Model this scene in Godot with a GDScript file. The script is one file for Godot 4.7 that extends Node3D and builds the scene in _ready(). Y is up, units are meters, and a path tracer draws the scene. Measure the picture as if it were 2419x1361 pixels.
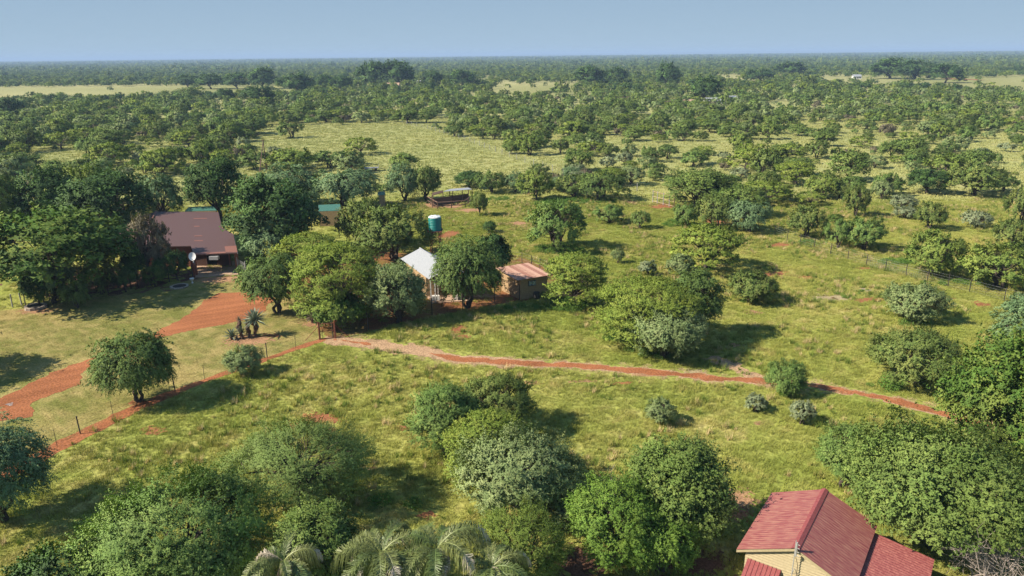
extends Node3D
# Bushveld homestead seen from a drone 26 m up. Metres, y up, the camera looks along -Z.

const EYE := Vector3(0, 26, 0)
var M := {}
var taken := {}
var protos := {}
var rng := RandomNumberGenerator.new()
var n_low := FastNoiseLite.new()
var n_mid := FastNoiseLite.new()
var n_fine := FastNoiseLite.new()
var LAWN: PackedVector2Array
var DRIVE: PackedVector2Array
var YARD: PackedVector2Array
var PATH: PackedVector2Array
var TRACK: PackedVector2Array
var VERGE: PackedVector2Array
var KEEP_OUT: Array = []

# ------------------------------------------------------------------ mesh collecting
class MB:
	var v := PackedVector3Array()
	var c := PackedColorArray()
	var tint := Color.WHITE
	func tri(a: Vector3, b: Vector3, d: Vector3) -> void:
		v.append(a); v.append(b); v.append(d)
		c.append(tint); c.append(tint); c.append(tint)
	func quad(a: Vector3, b: Vector3, d: Vector3, e: Vector3) -> void:
		tri(a, b, d); tri(a, d, e)
	# a box spanned by three edge vectors from its centre
	func box(o: Vector3, x: Vector3, y: Vector3, z: Vector3) -> void:
		var p := []
		for i in 8:
			p.append(o + x * (1.0 if i & 1 else -1.0) + y * (1.0 if i & 2 else -1.0) + z * (1.0 if i & 4 else -1.0))
		quad(p[0], p[1], p[3], p[2]); quad(p[4], p[6], p[7], p[5]); quad(p[0], p[4], p[5], p[1])
		quad(p[2], p[3], p[7], p[6]); quad(p[0], p[2], p[6], p[4]); quad(p[1], p[5], p[7], p[3])
	func tube(a: Vector3, b: Vector3, ra: float, rb: float, sides := 5) -> void:
		var d := (b - a).normalized()
		var s := d.cross(Vector3.UP if absf(d.y) < 0.9 else Vector3.RIGHT).normalized()
		var t := d.cross(s)
		for i in sides:
			var u := TAU * i / sides
			var w := TAU * (i + 1) / sides
			var e := s * cos(u) + t * sin(u)
			var f := s * cos(w) + t * sin(w)
			quad(a + e * ra, a + f * ra, b + f * rb, b + e * rb)
			if rb > 0.02:
				tri(b, b + e * rb, b + f * rb)
	# a slab: a polygon given by its top corners, thickened downwards
	func slab(p: Array, t: float) -> void:
		var n := p.size()
		var dn := Vector3(0, -t, 0)
		for i in range(1, n - 1):
			tri(p[0], p[i], p[i + 1])
			tri(p[0] + dn, p[i + 1] + dn, p[i] + dn)
		for i in n:
			quad(p[i], p[(i + 1) % n], p[(i + 1) % n] + dn, p[i] + dn)
	func mesh(colored := false) -> ArrayMesh:
		var a := []
		a.resize(Mesh.ARRAY_MAX)
		a[Mesh.ARRAY_VERTEX] = v
		if colored:
			a[Mesh.ARRAY_COLOR] = c
		var m := ArrayMesh.new()
		m.add_surface_from_arrays(Mesh.PRIMITIVE_TRIANGLES, a)
		return m

# ------------------------------------------------------------------ naming and tagging
func numbered(called: String) -> String:
	var k: int = taken.get(called, 0)
	taken[called] = k + 1
	return called if k == 0 else "%s_%03d" % [called, k]

func thing(called: String, label: String, category: String, at := Vector3.ZERO, turn := 0.0, group := "") -> Node3D:
	var o := Node3D.new()
	o.name = numbered(called)
	o.position = at
	o.rotation.y = turn
	add_child(o, true)
	o.set_meta("label", label)
	o.set_meta("category", category)
	if group != "":
		o.set_meta("group", group)
	return o

func part(called: String, m: Mesh, mt: Material, parent: Node3D, stuff := false) -> MeshInstance3D:
	var o := MeshInstance3D.new()
	o.name = called
	o.mesh = m
	o.material_override = mt
	parent.add_child(o, true)
	if stuff:
		o.set_meta("kind", "stuff")
	return o

func piece(called: String, b: MB, mt: Material, parent: Node3D, stuff := false) -> MeshInstance3D:
	return part(called, b.mesh(false), mt, parent, stuff)

func struct(called: String, m: Mesh, mt: Material, kind := "structure") -> MeshInstance3D:
	var o := MeshInstance3D.new()
	o.name = numbered(called)
	o.mesh = m
	o.material_override = mt
	add_child(o, true)
	o.set_meta("kind", kind)
	return o

func boxed(called: String, parent: Node3D, mt: Material, at: Vector3, size: Vector3, turn := Basis.IDENTITY) -> MeshInstance3D:
	var b := MB.new()
	b.box(Vector3.ZERO, turn.x * size.x / 2, turn.y * size.y / 2, turn.z * size.z / 2)
	var o := piece(called, b, mt, parent)
	o.position = at
	return o

# ------------------------------------------------------------------ materials
func noise_tex(seed_: int, freq: float, low: Color, high: Color, size := 512, octaves := 4, bumps := false, kind := FastNoiseLite.TYPE_SIMPLEX_SMOOTH) -> NoiseTexture2D:
	var n := FastNoiseLite.new()
	n.seed = seed_
	n.frequency = freq
	n.noise_type = kind
	n.fractal_octaves = octaves
	var t := NoiseTexture2D.new()
	t.width = size
	t.height = size
	t.seamless = true
	t.noise = n
	if bumps:
		t.as_normal_map = true
		t.bump_strength = 6.0
	else:
		var g := Gradient.new()
		g.set_color(0, low)
		g.set_color(1, high)
		g.set_offset(0, 0.25)
		g.set_offset(1, 0.75)
		t.color_ramp = g
	return t

func lin(r: float, g: float, b: float) -> Color:
	return Color(r, g, b).linear_to_srgb()

func mat(called: String, color: Color, rough := 0.85, metal := 0.0) -> StandardMaterial3D:
	var m := StandardMaterial3D.new()
	m.resource_name = called
	m.albedo_color = color.linear_to_srgb()
	m.roughness = rough
	m.metallic = metal
	M[called] = m
	return m

func mottled(called: String, low: Color, high: Color, scale: Vector3, rough := 0.85, freq := 0.02, octaves := 5, world := true) -> StandardMaterial3D:
	var m := mat(called, Color.WHITE, rough)
	m.albedo_texture = noise_tex(hash(called) % 9999, freq, low.linear_to_srgb(), high.linear_to_srgb(), 512, octaves)
	m.uv1_triplanar = true
	m.uv1_world_triplanar = world
	m.uv1_scale = scale
	return m

func make_materials() -> void:
	var gt := noise_tex(11, 0.03, Color(0.78, 0.78, 0.77), Color(1, 1, 1), 512, 5)
	var gn := noise_tex(12, 0.05, Color.BLACK, Color.WHITE, 512, 5, true)
	for called in ["ground", "soil", "lawn", "straw"]:
		var m := mat(called, Color.WHITE, 0.95)
		m.vertex_color_use_as_albedo = true
		m.albedo_texture = gt
		m.uv1_triplanar = true
		m.uv1_world_triplanar = true
		m.uv1_scale = Vector3.ONE * (0.13 if called == "ground" else 0.31)
		m.normal_enabled = true
		m.normal_texture = gn
		m.normal_scale = 0.5 if called != "soil" else 0.2
		m.metallic_specular = 0.1
	for called in ["grass", "leaf", "weed"]:
		var m := mat(called, Color.WHITE, 0.7)
		m.vertex_color_use_as_albedo = true
		m.backlight_enabled = true
		m.backlight = Color(0.5, 0.55, 0.2)
		m.metallic_specular = 0.3
	M.grass.metallic_specular = 0.1
	mottled("bark", Color(0.035, 0.026, 0.02), Color(0.10, 0.08, 0.065), Vector3.ONE * 1.2, 0.95)
	mottled("dead_twig", Color(0.22, 0.18, 0.16), Color(0.38, 0.33, 0.29), Vector3.ONE * 2.0, 0.9)
	mottled("brown_roof", Color(0.082, 0.042, 0.039), Color(0.098, 0.052, 0.048), Vector3(0.25, 0.25, 0.9), 0.6)
	mottled("brown_patch", Color(0.17, 0.07, 0.055), Color(0.22, 0.095, 0.072), Vector3.ONE * 0.5, 0.7)
	mottled("green_roof", Color(0.03, 0.11, 0.09), Color(0.06, 0.17, 0.13), Vector3.ONE * 0.3, 0.6)
	mottled("white_roof", Color(0.24, 0.26, 0.295), Color(0.33, 0.35, 0.385), Vector3.ONE * 0.6, 0.55)
	mottled("rust_roof", Color(0.15, 0.06, 0.045), Color(0.45, 0.29, 0.22), Vector3(0.8, 0.8, 0.35), 0.7, 0.035)
	mottled("rust_faded", Color(0.27, 0.14, 0.105), Color(0.46, 0.31, 0.245), Vector3(0.8, 0.8, 0.35), 0.7, 0.03)
	mottled("rust_dark", Color(0.13, 0.05, 0.038), Color(0.34, 0.18, 0.135), Vector3(0.8, 0.8, 0.35), 0.75, 0.03)
	# faded red paint: streaks that run down the slope, in the house's own axes
	mottled("red_roof", Color(0.19, 0.045, 0.05), Color(0.29, 0.13, 0.10), Vector3(0.07, 0.07, 0.24), 0.6, 0.042, 5, false)
	mottled("red_ridge", Color(0.19, 0.036, 0.042), Color(0.26, 0.075, 0.07), Vector3.ONE * 0.7, 0.6)
	mottled("red_corrugated", Color(0.17, 0.036, 0.038), Color(0.29, 0.105, 0.09), Vector3(0.5, 0.5, 0.5), 0.6)
	mottled("cladding", Color(0.32, 0.262, 0.158), Color(0.395, 0.33, 0.205), Vector3.ONE * 0.8, 0.7)
	mottled("brick_wall", Color(0.15, 0.05, 0.03), Color(0.28, 0.10, 0.06), Vector3.ONE * 0.9, 0.9, 0.06)
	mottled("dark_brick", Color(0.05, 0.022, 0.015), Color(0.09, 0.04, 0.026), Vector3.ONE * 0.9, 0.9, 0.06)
	mottled("tan_wall", Color(0.30, 0.20, 0.105), Color(0.40, 0.28, 0.16), Vector3.ONE * 0.4, 0.9)
	mottled("white_paint", Color(0.62, 0.60, 0.58), Color(0.75, 0.74, 0.72), Vector3.ONE * 0.5, 0.7)
	mottled("concrete", Color(0.34, 0.225, 0.155), Color(0.46, 0.32, 0.23), Vector3.ONE * 0.6, 0.95)
	mottled("stone", Color(0.25, 0.2, 0.16), Color(0.42, 0.36, 0.3), Vector3.ONE * 1.5, 0.95)
	mottled("tank_plastic", Color(0.006, 0.165, 0.16), Color(0.012, 0.22, 0.205), Vector3.ONE * 0.4, 0.45)
	mottled("tank_lid", Color(0.5, 0.56, 0.58), Color(0.7, 0.74, 0.75), Vector3.ONE * 1.5, 0.6)
	mottled("rusty_steel", Color(0.10, 0.03, 0.02), Color(0.22, 0.07, 0.04), Vector3.ONE * 2.0, 0.85)
	mottled("grey_steel", Color(0.25, 0.25, 0.25), Color(0.38, 0.38, 0.38), Vector3.ONE * 2.0, 0.5)
	mottled("dark_steel", Color(0.025, 0.022, 0.02), Color(0.05, 0.045, 0.04), Vector3.ONE * 2.0, 0.8)
	mottled("old_wood", Color(0.07, 0.04, 0.03), Color(0.16, 0.10, 0.07), Vector3(2, 0.4, 2), 0.95)
	mottled("kraal_rail", Color(0.13, 0.07, 0.055), Color(0.24, 0.15, 0.115), Vector3(1, 1, 1), 0.95)
	mat("dark_inside", Color(0.03, 0.025, 0.022), 0.95)
	mat("window_frame", Color(0.03, 0.03, 0.03), 0.6)
	mat("curtain", Color(0.6, 0.62, 0.66), 0.9)
	var g := mat("glass", Color(0.7, 0.8, 0.8), 0.05)
	g.transparency = BaseMaterial3D.TRANSPARENCY_ALPHA
	g.albedo_color.a = 0.25
	mat("dish_white", Color(0.8, 0.8, 0.8), 0.4)
	for called in ["aloe_leaf", "palm_leaf"]:
		var m := mat(called, Color.WHITE, 0.5)
		m.vertex_color_use_as_albedo = true
		m.backlight_enabled = true
		m.backlight = Color(0.2, 0.22, 0.1)

# ------------------------------------------------------------------ distances on the ground
func to_line(p: Vector2, line: PackedVector2Array) -> float:
	var best := 1e9
	for i in line.size() - 1:
		best = minf(best, p.distance_squared_to(Geometry2D.get_closest_point_to_segment(p, line[i], line[i + 1])))
	return sqrt(best)

func to_area(p: Vector2, area: PackedVector2Array) -> float:   # negative inside
	var best := 1e9
	for i in area.size():
		best = minf(best, p.distance_squared_to(Geometry2D.get_closest_point_to_segment(p, area[i], area[(i + 1) % area.size()])))
	return -sqrt(best) if Geometry2D.is_point_in_polygon(p, area) else sqrt(best)

func bounds(pts: PackedVector2Array, grow: float) -> Rect2:
	var r := Rect2(pts[0], Vector2.ZERO)
	for p in pts:
		r = r.expand(p)
	return r.grow(grow)

# a ground sheet: the region where depth(p) < 0, its ragged edge cut out by marching squares
func sheet(depth: Callable, box: Rect2, step: float, y: float, color: Callable) -> ArrayMesh:
	var nx := int(box.size.x / step) + 2
	var nz := int(box.size.y / step) + 2
	var f := PackedFloat32Array()
	f.resize(nx * nz)
	for j in nz:
		for i in nx:
			f[j * nx + i] = depth.call(box.position + Vector2(i, j) * step)
	var v := PackedVector3Array()
	var c := PackedColorArray()
	for j in nz - 1:
		for i in nx - 1:
			var p := [Vector2(i, j), Vector2(i + 1, j), Vector2(i + 1, j + 1), Vector2(i, j + 1)]
			var s := [f[j * nx + i], f[j * nx + i + 1], f[(j + 1) * nx + i + 1], f[(j + 1) * nx + i]]
			var poly := []
			for k in 4:
				var a: float = s[k]
				var b: float = s[(k + 1) % 4]
				if a < 0:
					poly.append(p[k])
				if (a < 0) != (b < 0):
					poly.append((p[k] as Vector2).lerp(p[(k + 1) % 4], a / (a - b)))
			for k in range(1, poly.size() - 1):
				for q in [poly[0], poly[k], poly[k + 1]]:
					var w: Vector2 = box.position + q * step
					v.append(Vector3(w.x, y, w.y))
					c.append(color.call(w))
	var a := []
	a.resize(Mesh.ARRAY_MAX)
	a[Mesh.ARRAY_VERTEX] = v
	a[Mesh.ARRAY_COLOR] = c
	var m := ArrayMesh.new()
	m.add_surface_from_arrays(Mesh.PRIMITIVE_TRIANGLES, a)
	return m

# ------------------------------------------------------------------ plants
# form: flat (layered umbrella), dome (thorn bush), round (broad leaves), weep (drooping), open (loose twiggy)
const SPECIES := {
	"umbrella": {"form": "flat", "leaf": 0.10, "col": Color(0.156, 0.221, 0.038), "alt": Color(0.248, 0.294, 0.057), "name": "thorn_tree"},
	"lime": {"form": "dome", "leaf": 0.10, "col": Color(0.134, 0.198, 0.042), "alt": Color(0.211, 0.260, 0.057), "name": "thorn_tree"},
	"olive": {"form": "dome", "leaf": 0.09, "col": Color(0.114, 0.169, 0.044), "alt": Color(0.204, 0.238, 0.067), "name": "thorn_tree"},
	"greythorn": {"form": "dome", "leaf": 0.09, "col": Color(0.181, 0.247, 0.100), "alt": Color(0.276, 0.327, 0.140), "name": "thorn_tree"},
	"spray": {"form": "dome", "leaf": 0.085, "col": Color(0.121, 0.203, 0.052), "alt": Color(0.205, 0.279, 0.078), "name": "thorn_tree"},
	"opentwig": {"form": "open", "leaf": 0.085, "col": Color(0.148, 0.219, 0.059), "alt": Color(0.221, 0.287, 0.092), "name": "thorn_tree"},
	"karee": {"form": "weep", "leaf": 0.12, "col": Color(0.087, 0.142, 0.041), "alt": Color(0.164, 0.228, 0.058), "name": "karee_tree"},
	"blue": {"form": "weep", "leaf": 0.12, "col": Color(0.122, 0.198, 0.092), "alt": Color(0.193, 0.278, 0.133), "name": "karee_tree"},
	"bright": {"form": "round", "leaf": 0.17, "col": Color(0.066, 0.129, 0.023), "alt": Color(0.152, 0.201, 0.042), "name": "broadleaf_tree"},
	"dark": {"form": "round", "leaf": 0.15, "col": Color(0.043, 0.084, 0.027), "alt": Color(0.092, 0.169, 0.042), "name": "broadleaf_tree"},
	"willow": {"form": "round", "leaf": 0.13, "col": Color(0.109, 0.170, 0.040), "alt": Color(0.194, 0.252, 0.066), "name": "bushwillow_tree"},
	"brush": {"form": "open", "leaf": 0.08, "col": Color(0.120, 0.179, 0.033), "alt": Color(0.185, 0.238, 0.049), "name": "feathery_bush"},
	"feather": {"form": "dome", "leaf": 0.08, "col": Color(0.108, 0.192, 0.032), "alt": Color(0.172, 0.260, 0.046), "name": "feathery_bush"},
	"grey": {"form": "dome", "leaf": 0.09, "col": Color(0.213, 0.264, 0.147), "alt": Color(0.290, 0.324, 0.192), "name": "grey_shrub"},
	"purple": {"form": "dome", "leaf": 0.09, "col": Color(0.157, 0.139, 0.096), "alt": Color(0.241, 0.207, 0.140), "name": "dry_shrub"},
}

# clump centres of a crown of half width r, half height b about the height hc
func clumps(form: String, r: float, b: float, hc: float, rg: RandomNumberGenerator, n: int) -> Array:
	var out := []
	var wob := FastNoiseLite.new()
	wob.seed = rg.randi() % 10000
	wob.frequency = 1.0
	var lobes := []
	var nl := 20 if form == "dome" else 15
	for k in nl:
		var y := lerpf(-0.5, 0.98, (k + rg.randf()) / nl)
		var a := k * 2.39996 + rg.randf_range(-0.5, 0.5)
		var h := sqrt(1.0 - y * y)
		lobes.append([Vector3(cos(a) * h, y, sin(a) * h) * rg.randf_range(0.48, 0.64), rg.randf_range(0.26, 0.40)])
	for k in n:
		var p: Vector3
		if form != "flat" and rg.randf() < 0.74:
			var lb: Array = lobes[rg.randi() % lobes.size()]
			var d := Vector3(rg.randfn(), rg.randfn(), rg.randfn()).normalized()
			if d.dot(lb[0]) < 0.0 and rg.randf() < 0.8:
				d = -d
			d = (lb[0] as Vector3) + d * (lb[1] as float) * (0.75 + 0.25 * rg.randf())
			p = Vector3(d.x * r, d.y * b + hc, d.z * r)
		elif form == "flat":
			var layer := rg.randi() % 5
			var a := rg.randf() * TAU
			var q := sqrt(rg.randf())
			var top := sqrt(maxf(0.0, 1.0 - 0.92 * q * q))
			var h := b * (top if layer > 2 else lerpf(-0.95, top, rg.randf() * 0.85))
			if layer < 3:
				q = 0.5 + 0.5 * q
			var rr := r * 0.98 * q * (1.0 + 0.24 * wob.get_noise_2d(cos(a) * 1.3, sin(a) * 1.3 + layer * 0.4))
			p = Vector3(cos(a) * rr, hc + h + rg.randf_range(-0.1, 0.1) * b, sin(a) * rr)
		else:
			var y := rg.randf_range(-0.75 if form != "open" else -0.5, 1.0)
			var a := rg.randf() * TAU
			var h := sqrt(maxf(0.0, 1.0 - y * y))
			var d := Vector3(cos(a) * h, y, sin(a) * h)
			var swell := 1.0 + 0.30 * wob.get_noise_3d(d.x * 1.3, d.y * 1.3, d.z * 1.3) + 0.14 * wob.get_noise_3d(d.x * 3.3, d.y * 3.3, d.z * 3.3)
			var deep := 0.80 + 0.2 * sqrt(rg.randf()) if rg.randf() < 0.78 else rg.randf_range(0.35, 0.8)
			if y < -0.2:
				deep *= 0.92
			p = Vector3(d.x * r, d.y * b, d.z * r) * swell * deep * 0.92 + Vector3(0, hc, 0)
		out.append(p)
	return out

func foliage(sp: Dictionary, r: float, b: float, hc: float, centres: Array, leaf: float, count: int, rg: RandomNumberGenerator) -> ArrayMesh:
	var v := PackedVector3Array()
	var c := PackedColorArray()
	var per := maxi(3, int(count / float(centres.size())))
	v.resize(per * centres.size() * 3)
	c.resize(v.size())
	var nn := PackedVector3Array()
	nn.resize(v.size())
	var at := 0
	var form: String = sp.form
	var size := pow(r * r * b, 1.0 / 3.0)
	var cr: float = size * {"flat": 0.20, "dome": 0.165, "round": 0.18, "weep": 0.18, "open": 0.165}[form]
	var mid := Vector3(0, hc - b * 0.3, 0)
	var base: Color = sp.col
	var alt: Color = sp.alt
	for ce: Vector3 in centres:
		var out := (ce - mid).normalized()
		if form == "flat":
			out = (out * Vector3(1, 0.3, 1) + Vector3.UP * 0.9).normalized()
		var face := (out + Vector3(0, 0.35, 0)).normalized() * 0.85
		var share := rg.randf()
		share *= share
		var tone := base.lerp(alt, share) * rg.randf_range(0.82, 1.2)
		var k := 0
		while k < per:
			var run := mini(per - k, 8 if form == "round" else 15)
			k += run
			var d: Vector3
			var o: Vector3
			var length: float
			match form:
				"round":
					o = ce + Vector3(rg.randfn(), rg.randfn() * 0.75, rg.randfn()) * cr * 0.55
					d = (out + Vector3(rg.randfn(), rg.randfn(), rg.randfn()) * 0.7).normalized()
					length = leaf * 2.6
				"weep":
					o = ce + Vector3(rg.randfn(), rg.randfn() * 0.6 + 0.3, rg.randfn()) * cr * 0.5
					d = (out * Vector3(1, 0.4, 1) + Vector3(rg.randfn(), rg.randfn(), rg.randfn()) * 0.6).normalized()
					length = cr * 0.9
				"flat":
					o = ce + Vector3(rg.randfn(), rg.randfn() * 0.18, rg.randfn()) * cr * 0.55
					d = (Vector3(rg.randfn(), rg.randf_range(-0.1, 0.7), rg.randfn()) + out * 0.5).normalized()
					length = cr * 0.7
				_:
					o = ce + Vector3(rg.randfn(), rg.randfn(), rg.randfn()) * cr * 0.36
					d = (out + Vector3(rg.randfn(), rg.randfn(), rg.randfn()) * 0.65 + Vector3(0, 0.15, 0)).normalized()
					length = cr * 1.05
			var droop := length * (0.75 if form == "weep" else 0.0)
			var wide := leaf * (0.6 if form != "round" else 0.85)
			var twig := tone * rg.randf_range(0.86, 1.16)
			for j in run:
				var t := (j + rg.randf()) / run
				var jit := Vector3(rg.randf() - 0.5, rg.randf() - 0.5, rg.randf() - 0.5)
				var q := o + d * (length * t) + jit * wide * 1.3
				q.y -= droop * t * t
				var nrm := (face + Vector3(rg.randf() - 0.5, rg.randf() - 0.5, rg.randf() - 0.5) * 1.7).normalized()
				var e := (d * 0.6 + Vector3(rg.randf() - 0.5, rg.randf() - 0.5 - (0.5 if form == "weep" else 0.0), rg.randf() - 0.5) * 1.8).slide(nrm).normalized()
				var s := nrm.cross(e)
				var ln := leaf * (0.7 + 0.6 * rg.randf())
				var wd := wide * 0.5
				v[at] = q - s * wd
				v[at + 1] = q + s * wd
				var soft := (face * 1.3 + (q - ce).normalized() * 0.35 + nrm * 0.75).normalized()
				nn[at] = soft
				nn[at + 1] = soft
				nn[at + 2] = soft
				v[at + 2] = q + e * ln + s * (wd * 0.6 * (rg.randf() - 0.5))
				var col := twig * (0.88 + 0.24 * rg.randf())
				c[at] = col
				c[at + 1] = col
				c[at + 2] = col
				at += 3
	var a := []
	a.resize(Mesh.ARRAY_MAX)
	a[Mesh.ARRAY_VERTEX] = v
	a[Mesh.ARRAY_NORMAL] = nn
	a[Mesh.ARRAY_COLOR] = c
	var m := ArrayMesh.new()
	m.add_surface_from_arrays(Mesh.PRIMITIVE_TRIANGLES, a)
	return m

func limb(b: MB, p: Vector3, q: Vector3, ra: float, rb: float, rg: RandomNumberGenerator, bends := 3, sides := 4) -> void:
	var last := p
	var amp := (q - p).length() * 0.09
	for k in range(1, bends + 1):
		var t := float(k) / bends
		var to := p.lerp(q, t)
		to.y += (q - p).length() * 0.10 * sin(PI * t)
		if k < bends:
			to += Vector3(rg.randfn(), rg.randfn() * 0.5, rg.randfn()) * amp
		b.tube(last, to, lerpf(ra, rb, (t - 1.0 / bends)), lerpf(ra, rb, t), sides)
		last = to

func wood(form: String, r: float, b: float, hc: float, centres: Array, rg: RandomNumberGenerator, limbs: int) -> ArrayMesh:
	var m := MB.new()
	var stems := 1 if form == "round" or form == "flat" or hc - b > 1.0 else 3
	var tr := 0.045 * r + 0.05
	var fork := maxf(0.25, (hc - b) * 0.85 + 0.12 * b)
	var tops := []
	for s in stems:
		var top := Vector3(rg.randf_range(-0.12, 0.12) * r, fork, rg.randf_range(-0.12, 0.12) * r) * (1.0 if stems == 1 else 1.6)
		limb(m, Vector3(rg.randf_range(-0.1, 0.1), -0.15, rg.randf_range(-0.1, 0.1)) * (1.0 if stems == 1 else 2.0), top, tr * (1.25 if stems == 1 else 0.8), tr * (0.85 if stems == 1 else 0.6), rg, 3, 7)
		tops.append(top)
	for k in limbs:
		var to: Vector3 = centres[(k * 37 + 11) % centres.size()]
		var from: Vector3 = tops[k % stems]
		var elbow := from.lerp(to, 0.45) + Vector3(0, (to.y - from.y) * 0.12, 0)
		var ra := tr * (0.5 if k < 6 else 0.24)
		limb(m, from, elbow, ra, ra * 0.6, rg, 2, 5)
		limb(m, elbow, to, ra * 0.6, 0.008 + 0.002 * r, rg, 3, 4)
		if k < 14:
			for f in 2:
				var tw: Vector3 = centres[(k * 53 + 7 * f + 3) % centres.size()]
				if tw.distance_to(elbow) < r * 1.1:
					limb(m, elbow, tw, ra * 0.4, 0.012, rg, 2, 3)
	return m.mesh()

# a tree at (x, z): crown half width r, half height b, its middle at height hc
func tree(kind: String, x: float, z: float, r: float, b: float, hc: float, label: String, category := "tree", group := "", called := "") -> Node3D:
	var sp: Dictionary = SPECIES[kind]
	var far := Vector3(x, hc, z).distance_to(EYE)
	var o := thing(sp.name if called == "" else called, label, category, Vector3(x, 0, z), 0.0, group)
	var rg := RandomNumberGenerator.new()
	rg.seed = hash("%s %.1f %.1f" % [kind, x, z])
	if far < 92.0:
		var leaf: float = sp.leaf * clampf(far / 62.0, 0.8, 1.5) * clampf(0.6 + r * 0.16, 0.7, 1.15)
		var area := 4.0 * PI * pow((pow(r * r, 1.6) + 2.0 * pow(r * b, 1.6)) / 3.0, 1.0 / 1.6)
		var count := int(area * {"flat": 2.5, "dome": 2.5, "round": 2.2, "weep": 2.4, "open": 1.35}[sp.form] / (leaf * leaf * 0.36))
		var most := 53000 if r < 4.3 else 100000
		if count > most:   # a very large crown near the camera: coarser leaf sprays, as dense
			leaf *= sqrt(float(count) / most)
		count = clampi(count, 600, most)
		var n := clampi(count / 170, 34, 300)
		var ce := clumps(sp.form, r, b, hc, rg, n)
		part("trunk", wood(sp.form, r, b, hc, ce, rg, clampi(n / 4, 8, 46 if sp.form != "open" else 70)), M.bark, o)
		part("crown", foliage(sp, r, b, hc, ce, leaf, count, rg), M.leaf, o)
	else:
		var pr := proto(kind, 0 if far < 165.0 else 1, rg.randi() % 3)
		o.rotation.y = rg.randf() * TAU
		o.scale = Vector3(r / 3.0, (hc + b) / pr[2], r / 3.0)
		part("trunk", pr[0], M.bark, o)
		part("crown", pr[1], M.leaf, o)
	return o

# shared shapes for trees farther off: [trunk, crown, height], crown half width 3 m
func proto(kind: String, level: int, variant: int) -> Array:
	var key := "%s %d %d" % [kind, level, variant]
	if not protos.has(key):
		var sp: Dictionary = SPECIES[kind]
		var rg := RandomNumberGenerator.new()
		rg.seed = hash(key)
		var b: float = {"flat": 1.5, "dome": 1.75, "round": 2.5, "weep": 2.2, "open": 1.8}[sp.form]
		var hc: float = {"flat": 2.35, "dome": 2.1, "round": 3.1, "weep": 2.6, "open": 2.3}[sp.form]
		var n: int = [120, 64, 28, 12][level]
		var ce := clumps(sp.form, 3.0, b, hc, rg, n)
		var count: int = [14000, 4200, 800, 170][level]
		var leaf: float = [0.175, 0.30, 0.56, 1.1][level]
		var crown := foliage(sp, 3.0, b, hc, ce, leaf, count, rg)
		var trunk := wood(sp.form, 3.0, b, hc, ce, rg, [24, 12, 4, 2][level])
		protos[key] = [trunk, crown, hc + b]
	return protos[key]

# many copies as one object
func many(called: String, m: Mesh, mt: Material, at: Array, tints: Array) -> void:
	if at.is_empty():
		return
	var mm := MultiMesh.new()
	mm.transform_format = MultiMesh.TRANSFORM_3D
	mm.use_colors = true
	mm.mesh = m
	mm.instance_count = at.size()
	for i in at.size():
		mm.set_instance_transform(i, at[i])
		mm.set_instance_color(i, tints[i])
	var o := MultiMeshInstance3D.new()
	o.name = numbered(called)
	o.multimesh = mm
	o.material_override = mt
	add_child(o, true)
	o.set_meta("kind", "stuff")

func grass_patch(seed_: int, width: float, blades: int, tall: float, wide: float, seeds: bool) -> ArrayMesh:
	var rg := RandomNumberGenerator.new()
	rg.seed = seed_
	var b := MB.new()
	var tufts := maxi(5, blades / 9)
	for k in tufts:
		var c := Vector3(rg.randf_range(-0.5, 0.5), 0, rg.randf_range(-0.5, 0.5)) * width
		var hgt := tall * rg.randf_range(0.5, 1.1)
		var tone := rg.randf_range(0.86, 1.14)
		var dry := rg.randf()
		for j in 9:
			var a := rg.randf() * TAU
			var lean := rg.randf_range(0.05, 0.7)
			var side := Vector3(cos(a + 1.57), 0, sin(a + 1.57)) * wide * rg.randf_range(0.6, 1.3)
			var p := c + Vector3(rg.randfn(), 0, rg.randfn()) * width * 0.09
			var tip := p + Vector3(cos(a) * lean + 0.08, 1.0 - lean * 0.35, sin(a) * lean) * hgt * rg.randf_range(0.6, 1.1)
			b.tint = Color(1, 1, 1).lerp(Color(1.35, 1.12, 1.0), dry * rg.randf()) * tone * rg.randf_range(0.85, 1.15)
			b.tri(p - side * 0.5, p + side * 0.5, tip)
	return b.mesh(true)

func weed_clump(seed_: int) -> ArrayMesh:
	var rg := RandomNumberGenerator.new()
	rg.seed = seed_
	var b := MB.new()
	for k in 240:
		var a := rg.randf() * TAU
		var q := sqrt(rg.randf()) * 0.62
		var p := Vector3(cos(a) * q, rg.randf_range(0.05, 0.62) * (1.1 - q), sin(a) * q)
		var e := Vector3(rg.randfn(), rg.randfn() + 0.5, rg.randfn()).normalized()
		var s := e.cross(Vector3(rg.randfn(), rg.randfn(), rg.randfn())).normalized() * 0.045
		b.tint = Color.WHITE * rg.randf_range(0.75, 1.25)
		b.tri(p - s, p + s, p + e * 0.12)
	return b.mesh(true)

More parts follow.
